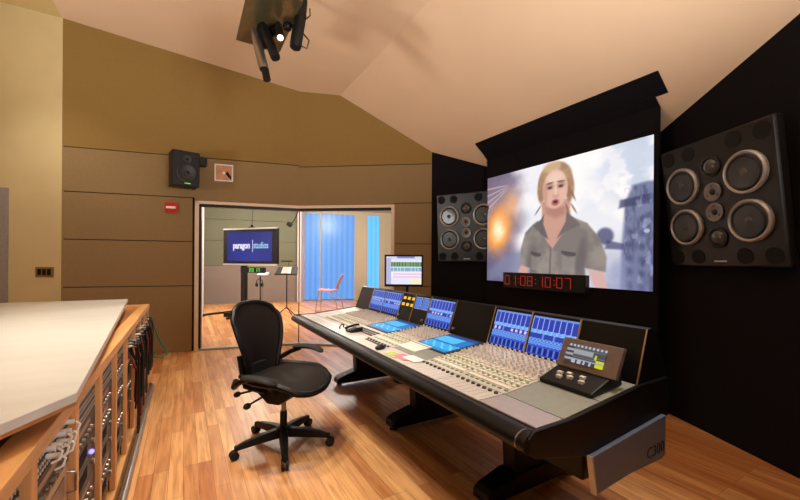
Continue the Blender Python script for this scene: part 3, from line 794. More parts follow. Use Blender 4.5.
MB().tube([(-0.065, 0.045, 0.026), (-0.04, 0.045, 0.038), (0.02, 0.04, 0.05), (0.065, 0.04, 0.046)], [0.015, 0.010, 0.010, 0.015], 10).build('handset', 'black_gloss', ph, True)
MB().boxb(0.0, 0.05, -0.04, 0.02, 0.038, 0.046).build('keypad', 'alu', ph)
ms = con_thing('computer_mouse', 0.055, 1.40, 0.3, 'small black mouse at the console edge left of the sticky notes', 'mouse')
MB().ball((0, 0, 0.012), 0.045, 0.028, 0.018).build('mouse_shell', 'black', ms, True)
MB().tube([(0.04, 0, 0.01), (0.08, 0.02, 0.006), (0.10, 0.05, 0.006)], 0.003, 6).build('mouse_cord', 'cable', ms, True)
bk = con_thing('headphone_clip', 0.10, 2.26, 0.0, 'small dark clip beside the handset on the console front', 'clip')
MB().tube([(-0.03, -0.03, 0.006), (-0.03, -0.03, 0.03), (0.0, 0.0, 0.045), (0.03, 0.03, 0.03), (0.03, 0.03, 0.006)], 0.006, 8).build('wire_loop', 'darkcap', bk, True)

# machine remote: sloped black base with a raised tilted screen
rc = con_thing('remote_controller', 0.545, 0.18, 0.0, 'black transport remote with tilted lit screen on the console right end', 'remote control')
MB().extrude([(-0.14, -0.14, 0.0), (0.10, -0.14, 0.0), (0.10, -0.14, 0.065), (-0.02, -0.14, 0.048), (-0.14, -0.14, 0.020)], (0, 0.28, 0)).build('base', 'black', rc, bevel=0.006)
for dx, dy in ((-0.09, 0.06), (-0.06, 0.075), (-0.075, 0.01), (-0.05, 0.03), (-0.085, -0.055), (-0.05, -0.04)):
    MB().boxb(dx-0.010, dx+0.010, dy-0.012, dy+0.012, 0.028, 0.032+0.23*(dx+0.14)).build('key', 'knob', rc)
sb = MB().extrude([(0.0, -0.165, 0.055), (0.085, -0.165, 0.185), (0.11, -0.165, 0.175), (0.03, -0.165, 0.045)], (0, 0.31, 0)).build('screen_housing', 'unitgrey', rc, bevel=0.004)
def lcd(u, v):
    c = (96, 100, 104)
    if v > 0.86: return (176, 178, 186) if int(u*20) % 2 else (90, 92, 100)
    if u < 0.18: return (150, 152, 160) if int(v*8) % 2 else (60, 60, 66)
    if 0.2 < v < 0.26: return (150, 150, 158)
    if u > 0.8 and v < 0.38: return (196, 196, 40)
    if 0.76 < u < 0.82 and 0.4 < v < 0.6: return (190, 190, 60)
    if 0.5 < v < 0.72 and u < 0.72: return (150, 152, 156) if int(v*30) % 2 else (120, 122, 126)
    if v < 0.2: return (170, 172, 182) if int(u*14) % 2 else (60, 62, 70)
    return (70, 72, 76) if int(v*20) % 3 else c
painted('display', lcd, (0.015-0.004, 0.105, 0.055+0.029), (0, -0.205, 0), (0.052, 0, 0.080), 20, 16, 'disp', sb)

# computer monitor on a pole behind the console
pcx, pcy = 0.085, 4.27
pc = tag(empty('computer_monitor', (pcx, pcy, 0), radians(-2)), 'small computer monitor on a black pole behind the console left end', 'monitor')
MB().cyl((0.0, 0.03, 0.05), (0.0, 0.03, 1.12), 0.016).build('pole', 'black', pc, True)
MB().lathe([(0.16, 0), (0.16, 0.012), (0.03, 0.03), (0.02, 0.06)], (0, 0.03, 0), (0, 0, 1), 24).build('base', 'black', pc, True)
hs = MB().boxb(-0.262, 0.183, -0.015, 0.02, 1.085, 1.452).build('housing', 'black_gloss', pc, bevel=0.004)
def ses(u, v):
    if v > 0.93: return (206, 206, 226) if u < 0.3 or u > 0.8 else (120, 130, 200)
    if u < 0.14: return (176, 176, 214)
    if v > 0.86: return (214, 214, 232)
    if 0.62 < v < 0.80: return (112, 150, 108) if (int(u*40) % 3) else (70, 110, 84)
    if 0.48 < v < 0.60: return (128, 168, 190) if (int(u*40) % 4) else (180, 206, 216)
    if 0.22 < v < 0.45: return (226, 196, 226) if (u > 0.2 and int(v*30) % 3) else (236, 228, 240)
    if u > 0.7 and v < 0.6: return (240, 226, 200)
    return (222, 222, 240)
painted('display', ses, (-0.242, -0.0165, 1.112), (0.405, 0, 0), (0, 0, 0.32), 36, 30, 'disp', hs)

# ------------------------------------------------------------------ office chair (faces +x locally)
CH0 = tag(empty('office_chair', (-0.86, 2.76, 0), radians(-20)), 'black mesh swivel chair on five casters at the console', 'office chair')
def seat_fn(u, v):
    a = (u-0.5)*2; b = (v-0.5)*2
    x = 0.28*a*sqrt(1-0.30*b*b)+0.03; y_ = 0.275*b*sqrt(1-0.42*a*a)
    z = 0.52+0.022*abs(b)**2.5-0.055*max(0, a-0.35)**1.6/0.5-0.012*(1-b*b)+0.02*max(0, -a-0.4)
    return (x, y_, z)
st = MB().grid(seat_fn, 18, 18).build('seat', 'mesh', CH0, True, solid=0.012)
rim = []
for k in range(40):
    th = 2*pi*k/40; ca, sa = cos(th), sin(th)
    m_ = max(abs(ca), abs(sa)); a, b = ca/m_, sa/m_
    p_ = seat_fn(a/2+0.5, b/2+0.5); rim.append((p_[0], p_[1], p_[2]-0.004))
MB().tube(rim, 0.021, 8, True).build('seat_frame', 'black', st, True)
# backrest
def bw(v): return 0.155+0.09*smooth(0.0, 0.75, v)-0.045*smooth(0.8, 1.0, v)**1.5
def back_fn(u, v):
    b = (u-0.5)*2
    y_ = bw(v)*b
    z = 0.50+0.55*v-0.045*abs(b)**3*smooth(0.7, 1, v)
    x = -0.235-0.055*v-0.03*sin(pi*v)*-1.0-0.10*v*v*0.4+0.055*b*b-0.012
    return (x, y_, z)
bkr = MB().grid(back_fn, 16, 22).build('backrest', 'mesh', CH0, True, solid=0.008)
ol = [back_fn(0, j/16) for j in range(17)]+[back_fn(i/8, 1) for i in range(1, 8)]+[back_fn(1, 1-j/16) for j in range(17)]+[back_fn(1-i/6, 0) for i in range(1, 6)]
MB().tube(ol, 0.018, 8, True).build('back_frame', 'black', bkr, True)
MB().tube([back_fn(0.0, 0.22), (-0.31, -0.12, 0.64), (-0.325, 0, 0.655), (-0.31, 0.12, 0.64), back_fn(1.0, 0.22)], 0.015, 8).build('lumbar_bar', 'black', bkr, True)
MB().box((-0.235, 0, 0.545), 0.02, 0.29, 0.12).build('lumbar_pad', 'black_rubber', bkr, bevel=0.008)
MB().tube([(-0.05, 0.13, 0.43), (-0.22, 0.15, 0.46), (-0.25, 0.15, 0.56), (-0.265, 0.16, 0.68)], 0.022, 8).build('back_support', 'black', bkr, True)
MB().tube([(-0.05, -0.13, 0.43), (-0.22, -0.15, 0.46), (-0.25, -0.15, 0.56), (-0.265, -0.16, 0.68)], 0.022, 8).build('back_support', 'black', bkr, True)
# arms: the far one raised, the near one lowered
for sy, zz in ((1, 0.675), (-1, 0.585)):
    ar = MB()
    def armf(u, v, sy=sy, zz=zz):
        th = 2*pi*v; x = -0.13+0.29*u; e = sqrt(max(0.02, 1-(2*u-1)**6))
        return (x, sy*0.285+0.040*cos(th)*e+sy*0.02*sin(pi*u), zz+0.020*sin(th)*e-0.03*(2*u-1)**2*(1 if u > 0.5 else 0.4))
    ar.grid(armf, 16, 12); a_ = ar.build('armrest', 'black_rubber', CH0, True)
    MB().tube([(-0.27, sy*0.19, 0.50), (-0.23, sy*0.25, zz-0.10), (-0.15, sy*0.285, zz-0.05), (-0.06, sy*0.285, zz-0.015)], [0.024, 0.022, 0.02, 0.018], 8).build('arm_support', 'black', a_, True)
# mechanism
MB().extrude([(-0.16, -0.13, 0.50), (0.20, -0.13, 0.49), (0.14, -0.13, 0.41), (0.05, -0.13, 0.345), (-0.05, -0.13, 0.345), (-0.15, -0.13, 0.42)], (0, 0.26, 0)).build('tilt_mechanism', 'black', CH0, bevel=0.015)
MB().tube([(0.02, -0.12, 0.42), (0.02, -0.2, 0.50), (0.10, -0.25, 0.51)], 0.016, 8).build('seat_bracket', 'black', CH0, True)
MB().tube([(0.02, 0.12, 0.42), (0.02, 0.2, 0.50), (0.10, 0.25, 0.51)], 0.016, 8).build('seat_bracket', 'black', CH0, True)
MB().tube([(-0.06, -0.09, 0.41), (-0.10, -0.20, 0.38), (-0.11, -0.24, 0.37)], 0.007, 6).ball((-0.11, -0.255, 0.368), 0.022, 0.03, 0.022).build('tension_lever', 'black_rubber', CH0, True)
MB().tube([(-0.15, -0.08, 0.43), (-0.21, -0.22, 0.43)], 0.008, 6).ball((-0.215, -0.235, 0.43), 0.02, 0.03, 0.02).build('tilt_lever', 'black_rubber', CH0, True)
MB().cyl((0, 0, 0.12), (0, 0, 0.26), 0.026).build('gas_cylinder', 'black', CH0, True)
MB().cyl((0, 0, 0.26), (0, 0, 0.35), 0.017).build('piston', 'steel', CH0, True)
MB().lathe([(0.0, 0.075), (0.045, 0.075), (0.06, 0.10), (0.055, 0.14), (0.035, 0.15), (0, 0.15)], (0, 0, 0), (0, 0, 1), 18).build('hub', 'black', CH0, True)
for k in range(5):
    th = radians(217+20+72*k); c_, s_ = cos(th), sin(th)
    R_ = Matrix.Rotation(th, 3, 'Z')
    def TT(p): return tuple(R_ @ Vector(p))
    vs = []
    prof_ = [(0.03, 0.075, 0.14, 0.034), (0.15, 0.072, 0.128, 0.030), (0.27, 0.066, 0.108, 0.024), (0.335, 0.060, 0.088, 0.018)]
    for x, z0, z1, hw in prof_:
        for yy, zz in ((-hw, z0), (hw, z0), (hw*0.75, z1), (-hw*0.75, z1)): vs.append(TT((x, yy, zz)))
    fs = [(0, 1, 2, 3), (12, 15, 14, 13)]
    for i in range(3):
        for j in range(4): j2 = (j+1) % 4; fs.append((i*4+j, i*4+j2, (i+1)*4+j2, (i+1)*4+j))
    lg = MB().add(vs, fs).build('leg', 'black', CH0, bevel=0.005)
    cs = MB()
    for yy in (-0.024, 0.006):
        cs.cyl(TT((0.345, yy, 0.03)), TT((0.345, yy+0.018, 0.03)), 0.030, n=18)
    cs.boxb(0, 0, 0, 0, 0, 0) if False else None
    cs.cyl(TT((0.335, 0, 0.045)), TT((0.335, 0, 0.09)), 0.010, n=8)
    cs.build('caster', 'black_rubber', lg, True)

# ------------------------------------------------------------------ rack credenza on the left
RT0 = 4.803
CR = tag(empty('rack_credenza', (*G(-0.325, RT0), 0), ANG), 'long low maple rack cabinet full of audio gear along the left', 'cabinet')
PIT = 0.4395; NB = 10; LEN = PIT*NB
MB().boxb(-0.95, -0.07, -LEN, -0.24, 0.865, 0.880).build('cabinet_top', 'maple_in', CR)  # shade of the recessed top is put into this darker maple
MB().boxb(-0.07, 0.004, -LEN, -0.10, 0.865, 0.91).build('front_rail', 'maple', CR, bevel=0.003)
MB().boxb(-0.95, -0.071, -0.24, -0.10, 0.865, 0.909).build('end_rail', 'maple', CR, bevel=0.003)
for i in range(NB+1):
    y0 = -i*PIT
    MB().boxb(-0.80, -0.004, y0-0.15 if i == 0 else y0-0.022, y0-0.10 if i == 0 else y0+0.022, 0.09, 0.865).build('divider', 'maple_v', CR, bevel=0.002)
MB().boxb(-0.80, 0.0, -LEN, -0.10, 0.0, 0.09).build('plinth', 'maple', CR)
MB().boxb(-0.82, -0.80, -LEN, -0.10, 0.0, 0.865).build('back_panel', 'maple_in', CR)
rails = MB()
for i in range(NB):
    for yy in (-i*PIT-(0.16 if i == 0 else 0.020), -(i+1)*PIT+0.020): rails.boxb(-0.035, -0.030, yy-0.01, yy+0.01, 0.1, 0.86)
o = rails.build('rack_rails', 'rack_black', CR); o['kind'] = 'stuff'
kr = tag(empty('kick_rail', (*G(-0.297, RT0), 0), ANG), 'round steel kick rail along the foot of the rack cabinet', 'rail')
MB().tube([(-0.02, -0.02, 0.035), (0.0, -0.06, 0.035), (0.0, -LEN+0.1, 0.035)], 0.022, 12).build('bar', 'steel', kr, True)
m = MB()
for k in range(5): m.cyl((0, -0.3-k*0.9, 0.0), (0, -0.3-k*0.9, 0.03), 0.012, n=10)
m.build('brackets', 'steel', kr)

# white drafting worktop laid over the cabinet
sp = [(-0.467, 4.347), (-0.264, 1.374), (-0.364, 1.193), (-0.95, 0.15), (-1.75, 0.15), (-1.64, 4.44)]
WT = tag(empty('worktop', (*G(-0.9, 2.5), 0), ANG), 'large cream laminate worktop with cut corner over the rack cabinet', 'worktop')
pts = [(s_+0.9, t_-2.5, 0.972) for s_, t_ in sp][::-1]
MB().extrude(pts, (0, 0, 0.028)).build('top', 'slab', WT, bevel=0.003)
c0 = Vector((sum(p[0] for p in pts)/6, sum(p[1] for p in pts)/6, 0))
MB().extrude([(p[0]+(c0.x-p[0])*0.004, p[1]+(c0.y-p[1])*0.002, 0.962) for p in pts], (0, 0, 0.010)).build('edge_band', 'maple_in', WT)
m = MB()
for s_, t_ in ((-0.85, 3.9), (-0.85, 2.6), (-0.85, 1.4)): m.boxb(s_+0.9-0.08, s_+0.9+0.04, t_-2.5-0.25, t_-2.5+0.25, 0.88, 0.962)
m.build('risers', 'black', WT)

# rack gear: four kinds of unit, copied into the bays
HU = 0.0445
def unit(kind):
    r = empty('rack_unit')
    w2 = 0.185
    if kind == 0:      # patchbay, 1U
        MB().boxb(-0.22, -0.03, -w2, w2, 0.001, HU-0.001).build('chassis', 'rack_black', r)
        f = MB().boxb(-0.030, -0.024, -w2-0.002, w2+0.002, 0.001, HU-0.001).build('faceplate', 'rack_dark', r)
        m = MB()
        for j in range(2):
            for k in range(18): m.lathe([(0.0055, 0), (0.0055, 0.004), (0.003, 0.004)], (-0.024, -0.17+k*0.02, 0.013+j*0.018), (1, 0, 0), 8)
        m.build('jacks', 'alu', f)
    elif kind == 1:    # 2U processor with a row of light knobs
        MB().boxb(-0.30, -0.03, -w2, w2, 0.001, 2*HU-0.001).build('chassis', 'rack_black', r)
        f = MB().boxb(-0.030, -0.022, -w2-0.002, w2+0.002, 0.001, 2*HU-0.001).build('faceplate', 'rack_black', r, bevel=0.001)
        for k in range(6): MB().lathe([(0.010, 0), (0.009, 0.009), (0.006, 0.011), (0, 0.011)], (-0.022, -0.155+k*0.05, 0.028), (1, 0, 0), 12).build('knob', 'steel', f, True)
        MB().boxb(-0.022, -0.0205, -0.16, 0.08, 0.055, 0.075).build('meter_strip', 'maroon', f)
    elif kind == 2:    # 3U beige unit with maroon window and handles
        MB().boxb(-0.34, -0.03, -w2, w2, 0.001, 3*HU-0.001).build('chassis', 'rack_dark', r)
        f = MB().boxb(-0.030, -0.022, -w2-0.002, w2+0.002, 0.001, 3*HU-0.001).build('faceplate', 'rack_beige', r, bevel=0.001)
        MB().boxb(-0.022, -0.020, -0.05, 0.13, 0.035, 0.105).build('window', 'maroon', f)
        for yy in (-0.165, 0.165): MB().tube([(-0.022, yy, 0.030), (0.002, yy, 0.034), (0.002, yy, 0.10), (-0.022, yy, 0.104)], 0.004, 8).build('handle', 'steel', f, True)
        for k in range(2): MB().lathe([(0.018, 0), (0.016, 0.02), (0, 0.02)], (-0.022, -0.11, 0.04+k*0.05), (1, 0, 0), 14).build('knob', 'black', f, True)
    else:              # 2U dark amplifier with slots and a blue light
        MB().boxb(-0.36, -0.03, -w2, w2, 0.001, 2*HU-0.001).build('chassis', 'rack_black', r)
        f = MB().boxb(-0.030, -0.022, -w2-0.002, w2+0.002, 0.001, 2*HU-0.001).build('faceplate', 'rack_dark', r, bevel=0.001)
        m = MB()
        for k in range(12): m.boxb(-0.022, -0.021, -0.15+k*0.016, -0.142+k*0.016, 0.02, 0.07)
        m.build('vent_slots', 'hole', f)
        MB().lathe([(0.012, 0), (0.012, 0.01), (0, 0.01)], (-0.022, 0.12, 0.045), (1, 0, 0), 12).build('knob', 'steel', f, True)
    return reg(r)
US = {0: 1, 1: 2, 2: 3, 3: 2}
protos = {k: unit(k) for k in range(4)}
used = set()
KN = {0: 'patchbay with rows of jacks', 1: 'processor with pale knobs', 2: 'beige unit with maroon window', 3: 'dark slotted unit'}
bayname = {8: 'first bay from photo left', 7: 'second bay from photo left', 6: 'third bay from photo left', 5: 'fourth bay from photo left', 4: 'last bay before hanging cables', 3: 'nearest bay behind hanging cables', 2: 'second bay behind hanging cables', 1: 'third bay behind hanging cables'}
ordn = ['topmost', 'second from top', 'third from top', 'fourth from top', 'fifth from top', 'sixth from top', 'seventh from top', 'eighth from top', 'ninth from top', 'tenth from top', 'eleventh from top', 'twelfth from top', 'thirteenth from top', 'fourteenth from top']
layouts = {8: [0, 0, 1, 3, 1, 2, 3, 3], 7: [0, 0, 1, 2, 3, 1, 3, 3], 6: [0, 0, 0, 1, 3, 3, 1, 3, 3], 5: [0, 0, 0, 1, 1, 3, 3, 1, 3], 4: [0, 0, 1, 0, 1, 3, 1, 3, 3], 3: [0, 0, 0, 1, 3, 1, 3, 3], 2: [0, 0, 1, 0, 3, 2, 3, 1], 1: [0, 0, 0, 0, 1, 1, 3, 3], 0: [0, 0, 1, 3, 3, 1, 3]}
for b in range(8, 0, -1):
    z = 0.855
    for i, k in enumerate(layouts[b]):
        z -= US[k]*HU
        if z < 0.10: break
        if k not in used: o = protos[k]; used.add(k)
        else: o = dup(protos[k])
        s_, t_ = -0.325, RT0-(b+0.5)*PIT-(0.016 if b == 0 else 0)
        x_, y_ = G(s_, t_); o.location = (x_, y_, z); o.rotation_euler = (0, 0, ANG)
        tag(o, f'{KN[k]}, {ordn[i]} in {bayname[b]}', 'rack unit', 'rack units in the maple cabinet')
# lone blue indicator
x_, y_ = G(-0.325, RT0-6.50*PIT)
bl = tag(empty('indicator_light', (x_, y_, 0.0), ANG), 'small glowing violet-blue light on the rack gear', 'indicator light')
MB().ball((-0.012, 0.06, 0.565), 0.010).build('bulb', 'blue_led', bl, True)

# white plugs at the top of the second bay, cables in front of the far bays
for k in range(7):
    s0, t0 = -0.325, RT0-7*PIT-0.10-k*0.034
    x_, y_ = G(s0, t0); zz = 0.835-0.018*(k % 3)
    r = tag(empty('patch_plug', (x_, y_, 0), ANG), 'white patch plug with drooping lead in the second bay from the photo left edge', 'plug', 'white plugs in the patchbay')
    MB().cyl((-0.024, 0, zz), (0.006, 0, zz-0.002), 0.008, n=10).build('barrel', 'white', r, True)
    MB().tube([(0.010, 0, zz-0.004), (0.022, -0.006, zz-0.012), (0.018, -0.016, zz-0.03), (0.0, -0.02, zz-0.036)], 0.0035, 6).build('lead', 'white', r, True)
rnd = random.Random(3)
for k in range(26):
    t0 = -0.20-1.50*(k/26.0)-rnd.random()*0.03
    x_, y_ = G(-0.325, RT0+t0)
    zt = 0.80-rnd.random()*0.07; zb = 0.12+rnd.random()*0.35; dy = (rnd.random()-0.3)*0.22; ox = 0.012+rnd.random()*0.03
    r = tag(empty('patch_cable', (x_, y_, 0), ANG), 'dark patch cable hanging in a loop before the far rack bays', 'cable', 'hanging patch cables')
    MB().tube([(-0.02, 0, zt), (ox, 0, zt-0.01), (ox+0.012, 0.01, zt-0.10), (ox+0.008, dy*0.4, (zt+zb)/2), (ox, dy*0.8, zb+0.04), (ox, dy, zb), (ox+0.004, dy+0.03, zb+0.05), (ox+0.002, dy+0.05, zt-0.2), (-0.02, dy+0.04, zt-0.06)], 0.0065, 6).build('lead', 'cable_red' if k % 7 == 3 else 'cable', r, True)
    MB().cyl((-0.024, 0, zt), (0.008, 0, zt), 0.008, n=8).build('plug', 'alu' if k % 3 else 'knob', r, True)
x_, y_ = G(-0.325, RT0-0.20)
gc = tag(empty('patch_cable', (x_, y_, 0), ANG), 'green cable looping out past the far end of the rack cabinet', 'cable')
MB().tube([(-0.02, 0, 0.80), (0.03, 0.0, 0.78), (0.06, 0.02, 0.65), (0.10, 0.05, 0.52), (0.15, 0.08, 0.42), (0.16, 0.08, 0.36), (0.12, 0.05, 0.345), (0.05, 0.0, 0.37)], 0.0075, 8).build('lead', 'cable_green', gc, True)

# ------------------------------------------------------------------ things on the panelled wall
pA, dA, nA = along(P_L1, P_AB); angA = math.atan2(dA.y, dA.x)
def on_A(k, z, off=0.0): c = pA+dA*k-nA*off; return (c.x, c.y, z)
NS = tag(empty('studio_monitor', on_A(1.545, 2.655, 0.28), angA+radians(24)), 'small black nearfield speaker on a bracket high on the brown wall', 'loudspeaker')
bx = MB().extrude([(-0.17, -0.14, -0.245), (0.17, -0.14, -0.245), (0.17, -0.14, 0.245), (-0.17, -0.14, 0.245)], (0, 0.25, 0)).build('cabinet', 'black', NS, bevel=0.008)
wf = MB().lathe([(0.085, 0), (0.130, 0), (0.132, 0.010), (0.118, 0.014), (0.10, 0.006)], (0.01, -0.14, -0.06), (0, -1, 0), 32).build('woofer', 'surround', NS, True)
MB().lathe([(0.105, 0.005), (0.07, 0.003), (0.03, 0.002), (0.028, 0.012), (0, 0.018)], (0.01, -0.14, -0.06), (0, -1, 0), 28).build('cone', 'black', wf, True)
tw = MB().lathe([(0.02, 0), (0.055, 0), (0.056, 0.008), (0.03, 0.006)], (0.01, -0.14, 0.13), (0, -1, 0), 24).build('tweeter', 'surround', NS, True)
MB().ball((0.01, -0.146, 0.13), 0.016).build('dome', 'black_gloss', tw, True)
MB().boxb(-0.02, 0.055, -0.144, -0.139, -0.212, -0.202).build('power_light', 'green_led', NS)
MB().tube([(0.12, 0.0, 0.20), (0.18, 0.03, 0.215), (0.21, 0.10, 0.17), (0.20, 0.24, 0.12)], 0.022, 8).box((0.235, 0.0, 0.16), 0.11, 0.12, 0.12).build('wall_bracket', 'black', NS)
PF = tag(empty('framed_picture', on_A((-2.72+4.651)/dA.x, 2.715, 0.0), angA), 'small square white-framed peach picture right of the nearfield speaker', 'picture')
MB().boxb(-0.13, 0.13, -0.02, 0, -0.13, -0.112).boxb(-0.13, 0.13, -0.02, 0, 0.112, 0.13).boxb(-0.13, -0.112, -0.02, 0, -0.112, 0.112).boxb(0.112, 0.13, -0.02, 0, -0.112, 0.112).build('frame', 'white', PF)
prn = MB().boxb(-0.112, 0.112, -0.008, 0, -0.112, 0.112).build('print', pm('peach_print', (200, 142, 104), 0.6, noise=0.2, scale=9), PF)
MB().extrude([(0.02, -0.012, -0.01), (0.05, -0.012, 0.03), (0.075, -0.012, -0.01), (0.105, -0.012, -0.05), (0.105, -0.012, -0.105), (0.06, -0.012, -0.06)], (0, 0.004, 0)).build('dark_shape', 'black', prn)
MB().lathe([(0.022, 0), (0.022, 0.003), (0, 0.003)], (0.0, -0.009, 0.0), (0, -1, 0), 16).build('pale_spot', 'white', prn)
FA = tag(empty('fire_alarm', on_A((-3.39+4.651)/dA.x, 2.15, 0.0), angA), 'red fire alarm strobe on the brown wall left of the window', 'fire alarm')
MB().boxb(-0.085, 0.085, -0.035, 0, -0.075, 0.075).build('housing', 'red', FA, bevel=0.01)
MB().boxb(-0.062, 0.062, -0.050, -0.034, -0.02, 0.012).build('strobe_lens', 'white', FA, bevel=0.004)

# ------------------------------------------------------------------ ceiling fixture and sprinkler
FX = tag(empty('spotlight_cluster', (-1.30, 3.80, 0)), 'bundle of black spotlights hanging under a dark square ceiling plate', 'ceiling light')
def FL_(p):
    return p
def FL(p): return (p[0]+1.30, p[1]-3.80, p[2])
zp = 3.727; a0 = Vector((-1.767, 3.95)); 
pc_ = [a0, a0+N2*0.455, a0+N2*0.455-U2*0.95, a0-U2*0.95]
MB().extrude([FL((p.x, p.y, zp)) for p in pc_], (0, 0, 0.02)).build('mounting_plate', 'bronze', FX)
MB().cyl(FL((-1.22, 3.85, 3.74)), FL((-1.22, 3.85, 4.28)), 0.02).build('stem', 'black', FX, True)
MB().tube([FL((-1.33, 3.75, 3.73)), FL((-1.32, 3.70, 3.66)), FL((-1.36, 3.68, 3.60))], 0.025, 8).tube([FL((-1.18, 3.75, 3.73)), FL((-1.10, 3.66, 3.70)), FL((-1.02, 3.60, 3.66))], 0.02, 8).ball(FL((-1.28, 3.72, 3.68)), 0.05).ball(FL((-1.13, 3.66, 3.69)), 0.045).build('yoke', 'black', FX, True)
def head(p, q, r, body='black', lens='black', flare=True):
    p = Vector(FL(p)); q = Vector(FL(q)); d_ = (q-p); L = d_.length; d_.normalize()
    h = MB().lathe([(0.0, 0), (r*0.55, 0.005), (r*0.8, L*0.15), (r*0.9, L*0.35), (r, L*0.4), (r, L*0.96), (r*0.92, L), (r*0.75, L*0.99)], p, d_, 18).build('spotlight_head', body, FX, True)
    MB().lathe([(r*0.8, L*0.99), (r*0.8, L*1.01), (r*0.5, L*1.03), (0, L*1.04)], p, d_, 16).build('lens', lens, h, True)
    e = d_.cross(Vector((0, 1, 0))).normalized()
    MB().tube([p+d_*L*0.45+e*(r+0.004), p+d_*L*0.38+e*(r+0.035), p+d_*L*0.25+e*(r+0.02)], 0.006, 6).build('clamp', 'black', h, True)
    return h
head((-1.48, 3.70, 3.70), (-1.335, 3.60, 3.235), 0.046, 'steel')
MB().cyl(FL((-1.325, 3.598, 3.235)), FL((-1.300, 3.585, 3.125)), 0.036, n=18).build('snoot', 'black_gloss', FX, True)
head((-1.38, 3.66, 3.72), (-1.222, 3.60, 3.345), 0.047, 'black')
head((-0.955, 3.62, 3.98), (-1.02, 3.55, 3.42), 0.056, 'black')
head((-1.44, 3.72, 3.86), (-1.36, 3.68, 3.50), 0.040, 'black')
head((-1.21, 3.62, 3.70), (-1.150, 3.51, 3.49), 0.036, 'black', 'white_em')
MB().tube([FL((-1.45, 3.72, 3.70)), FL((-1.50, 3.72, 3.62)), FL((-1.44, 3.70, 3.70)), FL((-1.34, 3.70, 3.72))], 0.008, 6).build('safety_cable', 'cable', FX, True)
MB().tube([FL((-0.97, 3.6, 3.60)), FL((-0.90, 3.6, 3.52)), FL((-0.92, 3.6, 3.44)), FL((-0.98, 3.58, 3.46))], 0.007, 6).build('safety_cable', 'cable', FX, True)
sk = tag(empty('sprinkler_head', (-1.92, 4.62, hC(gs(-1.92, 4.62)[0]))), 'tiny metal sprinkler head on the pink ceiling', 'sprinkler')
MB().lathe([(0.035, 0), (0.035, -0.006), (0.012, -0.012), (0.012, -0.06), (0.0, -0.06)], (0, 0, 0), (0, 0, 1), 14).build('body', 'steel', sk, True)
MB().lathe([(0.04, -0.075), (0.04, -0.08), (0.0, -0.08)], (0, 0, 0), (0, 0, 1), 14).tube([(-0.02, 0, -0.05), (-0.025, 0, -0.065), (0, 0, -0.078), (0.025, 0, -0.065), (0.02, 0, -0.05)], 0.004, 6).build('deflector', 'steel', sk)

# ------------------------------------------------------------------ live room furniture
ang_tv = math.atan2(8.6-9.2, -2.817+4.357)
TV = tag(empty('television', (-3.60, 8.92, 0), ang_tv), 'flat television on a black floor stand showing a blue logo, behind glass', 'television')
tb = MB().boxb(-0.82, 0.82, -0.05, 0.03, 1.29, 2.13).build('housing', 'black_gloss', TV, bevel=0.006)
MB().boxb(-0.82, 0.82, -0.055, -0.03, 2.115, 2.15).boxb(-0.82, 0.82, -0.055, -0.03, 1.245, 1.29).build('trim_bars', 'alu', tb)
def logo_bg(u, v): return mixc((22, 28, 110), (34, 46, 140), 0.5+0.5*sin(3*u)*cos(2*v))
dp = painted('display', logo_bg, (-0.68, -0.052, 1.35), (1.36, 0, 0), (0, 0, 0.70), 10, 8, 'disp', tb, True)
M['logo_white'] = em('logo_white', (226, 224, 240), 1.0); M['logo_cyan'] = em('logo_cyan', (150, 206, 232), 1.0)
lettering('logo_first_word', 'paragon', 0.215, 'logo_white', dp, (-0.50, -0.056, 1.66), (1, 0, 0), (0, 0, 1), 0.001, 0.008, 0.76)
lettering('logo_second_word', 'studios', 0.215, 'logo_cyan', dp, (0.13, -0.056, 1.66), (1, 0, 0), (0, 0, 1), 0.001, 0.003, 0.72)
MB().boxb(0.10, 0.113, -0.057, -0.055, 1.57, 1.86).build('logo_bar', 'logo_white', dp)
MB().boxb(-0.29, -0.14, -0.02, 0.06, 0.04, 1.3).build('pole', 'black', TV, bevel=0.01)
MB().boxb(-0.55, 0.12, -0.12, 0.20, 0.0, 0.04).boxb(-0.24, -0.19, -0.5, 0.4, 0.0, 0.05).build('base', 'black', TV)
cam = tag(empty('webcam', (-3.56, 8.90, 2.15), ang_tv), 'small dark camera standing on top of the television', 'camera')
MB().boxb(-0.09, 0.09, -0.04, 0.02, 0.0, 0.02).ball((0, -0.01, 0.05), 0.035, 0.035, 0.035).build('camera_body', 'black', cam, True)
MB().tube([(0, 0.0, 0.08), (0.0, 0.02, 0.4), (0, 0.03, 0.95)], 0.007, 6).build('cord', 'cable', cam)
ck = tag(empty('digital_clock', (-3.50, 8.86, 1.14), ang_tv), 'black clock box with green digits below the television', 'digital clock')
MB().boxb(-0.37, 0.33, -0.04, 0.04, -0.065, 0.065).build('housing', 'black', ck)
for k, x in enumerate((-0.10, -0.02, 0.09, 0.16)):
    m = MB()
    seq = '0817'
    def sv(m, ch, x, h=0.085, w=0.05, t=0.012):
        SG = {'a': (0, w, h-t, h), 'g': (0, w, h/2-t/2, h/2+t/2), 'd': (0, w, 0, t), 'f': (0, t, h/2, h), 'b': (w-t, w, h/2, h), 'e': (0, t, 0, h/2), 'c': (w-t, w, 0, h/2)}
        for s in {'0': 'abcdef', '2': 'abged', '8': 'abcdefg', '1': 'bc', '7': 'abc'}[ch]:
            a, b, c_, d_ = SG[s]; m.boxb(x+a, x+b, -0.046, -0.041, c_-h/2, d_-h/2)
    sv(m, '2017'[k], x); m.build('digit', 'green_led', ck)
fb = tag(empty('boom_base', (-4.55, 9.05, 0)), 'long black floor leg with weights left of the television stand', 'stand base')
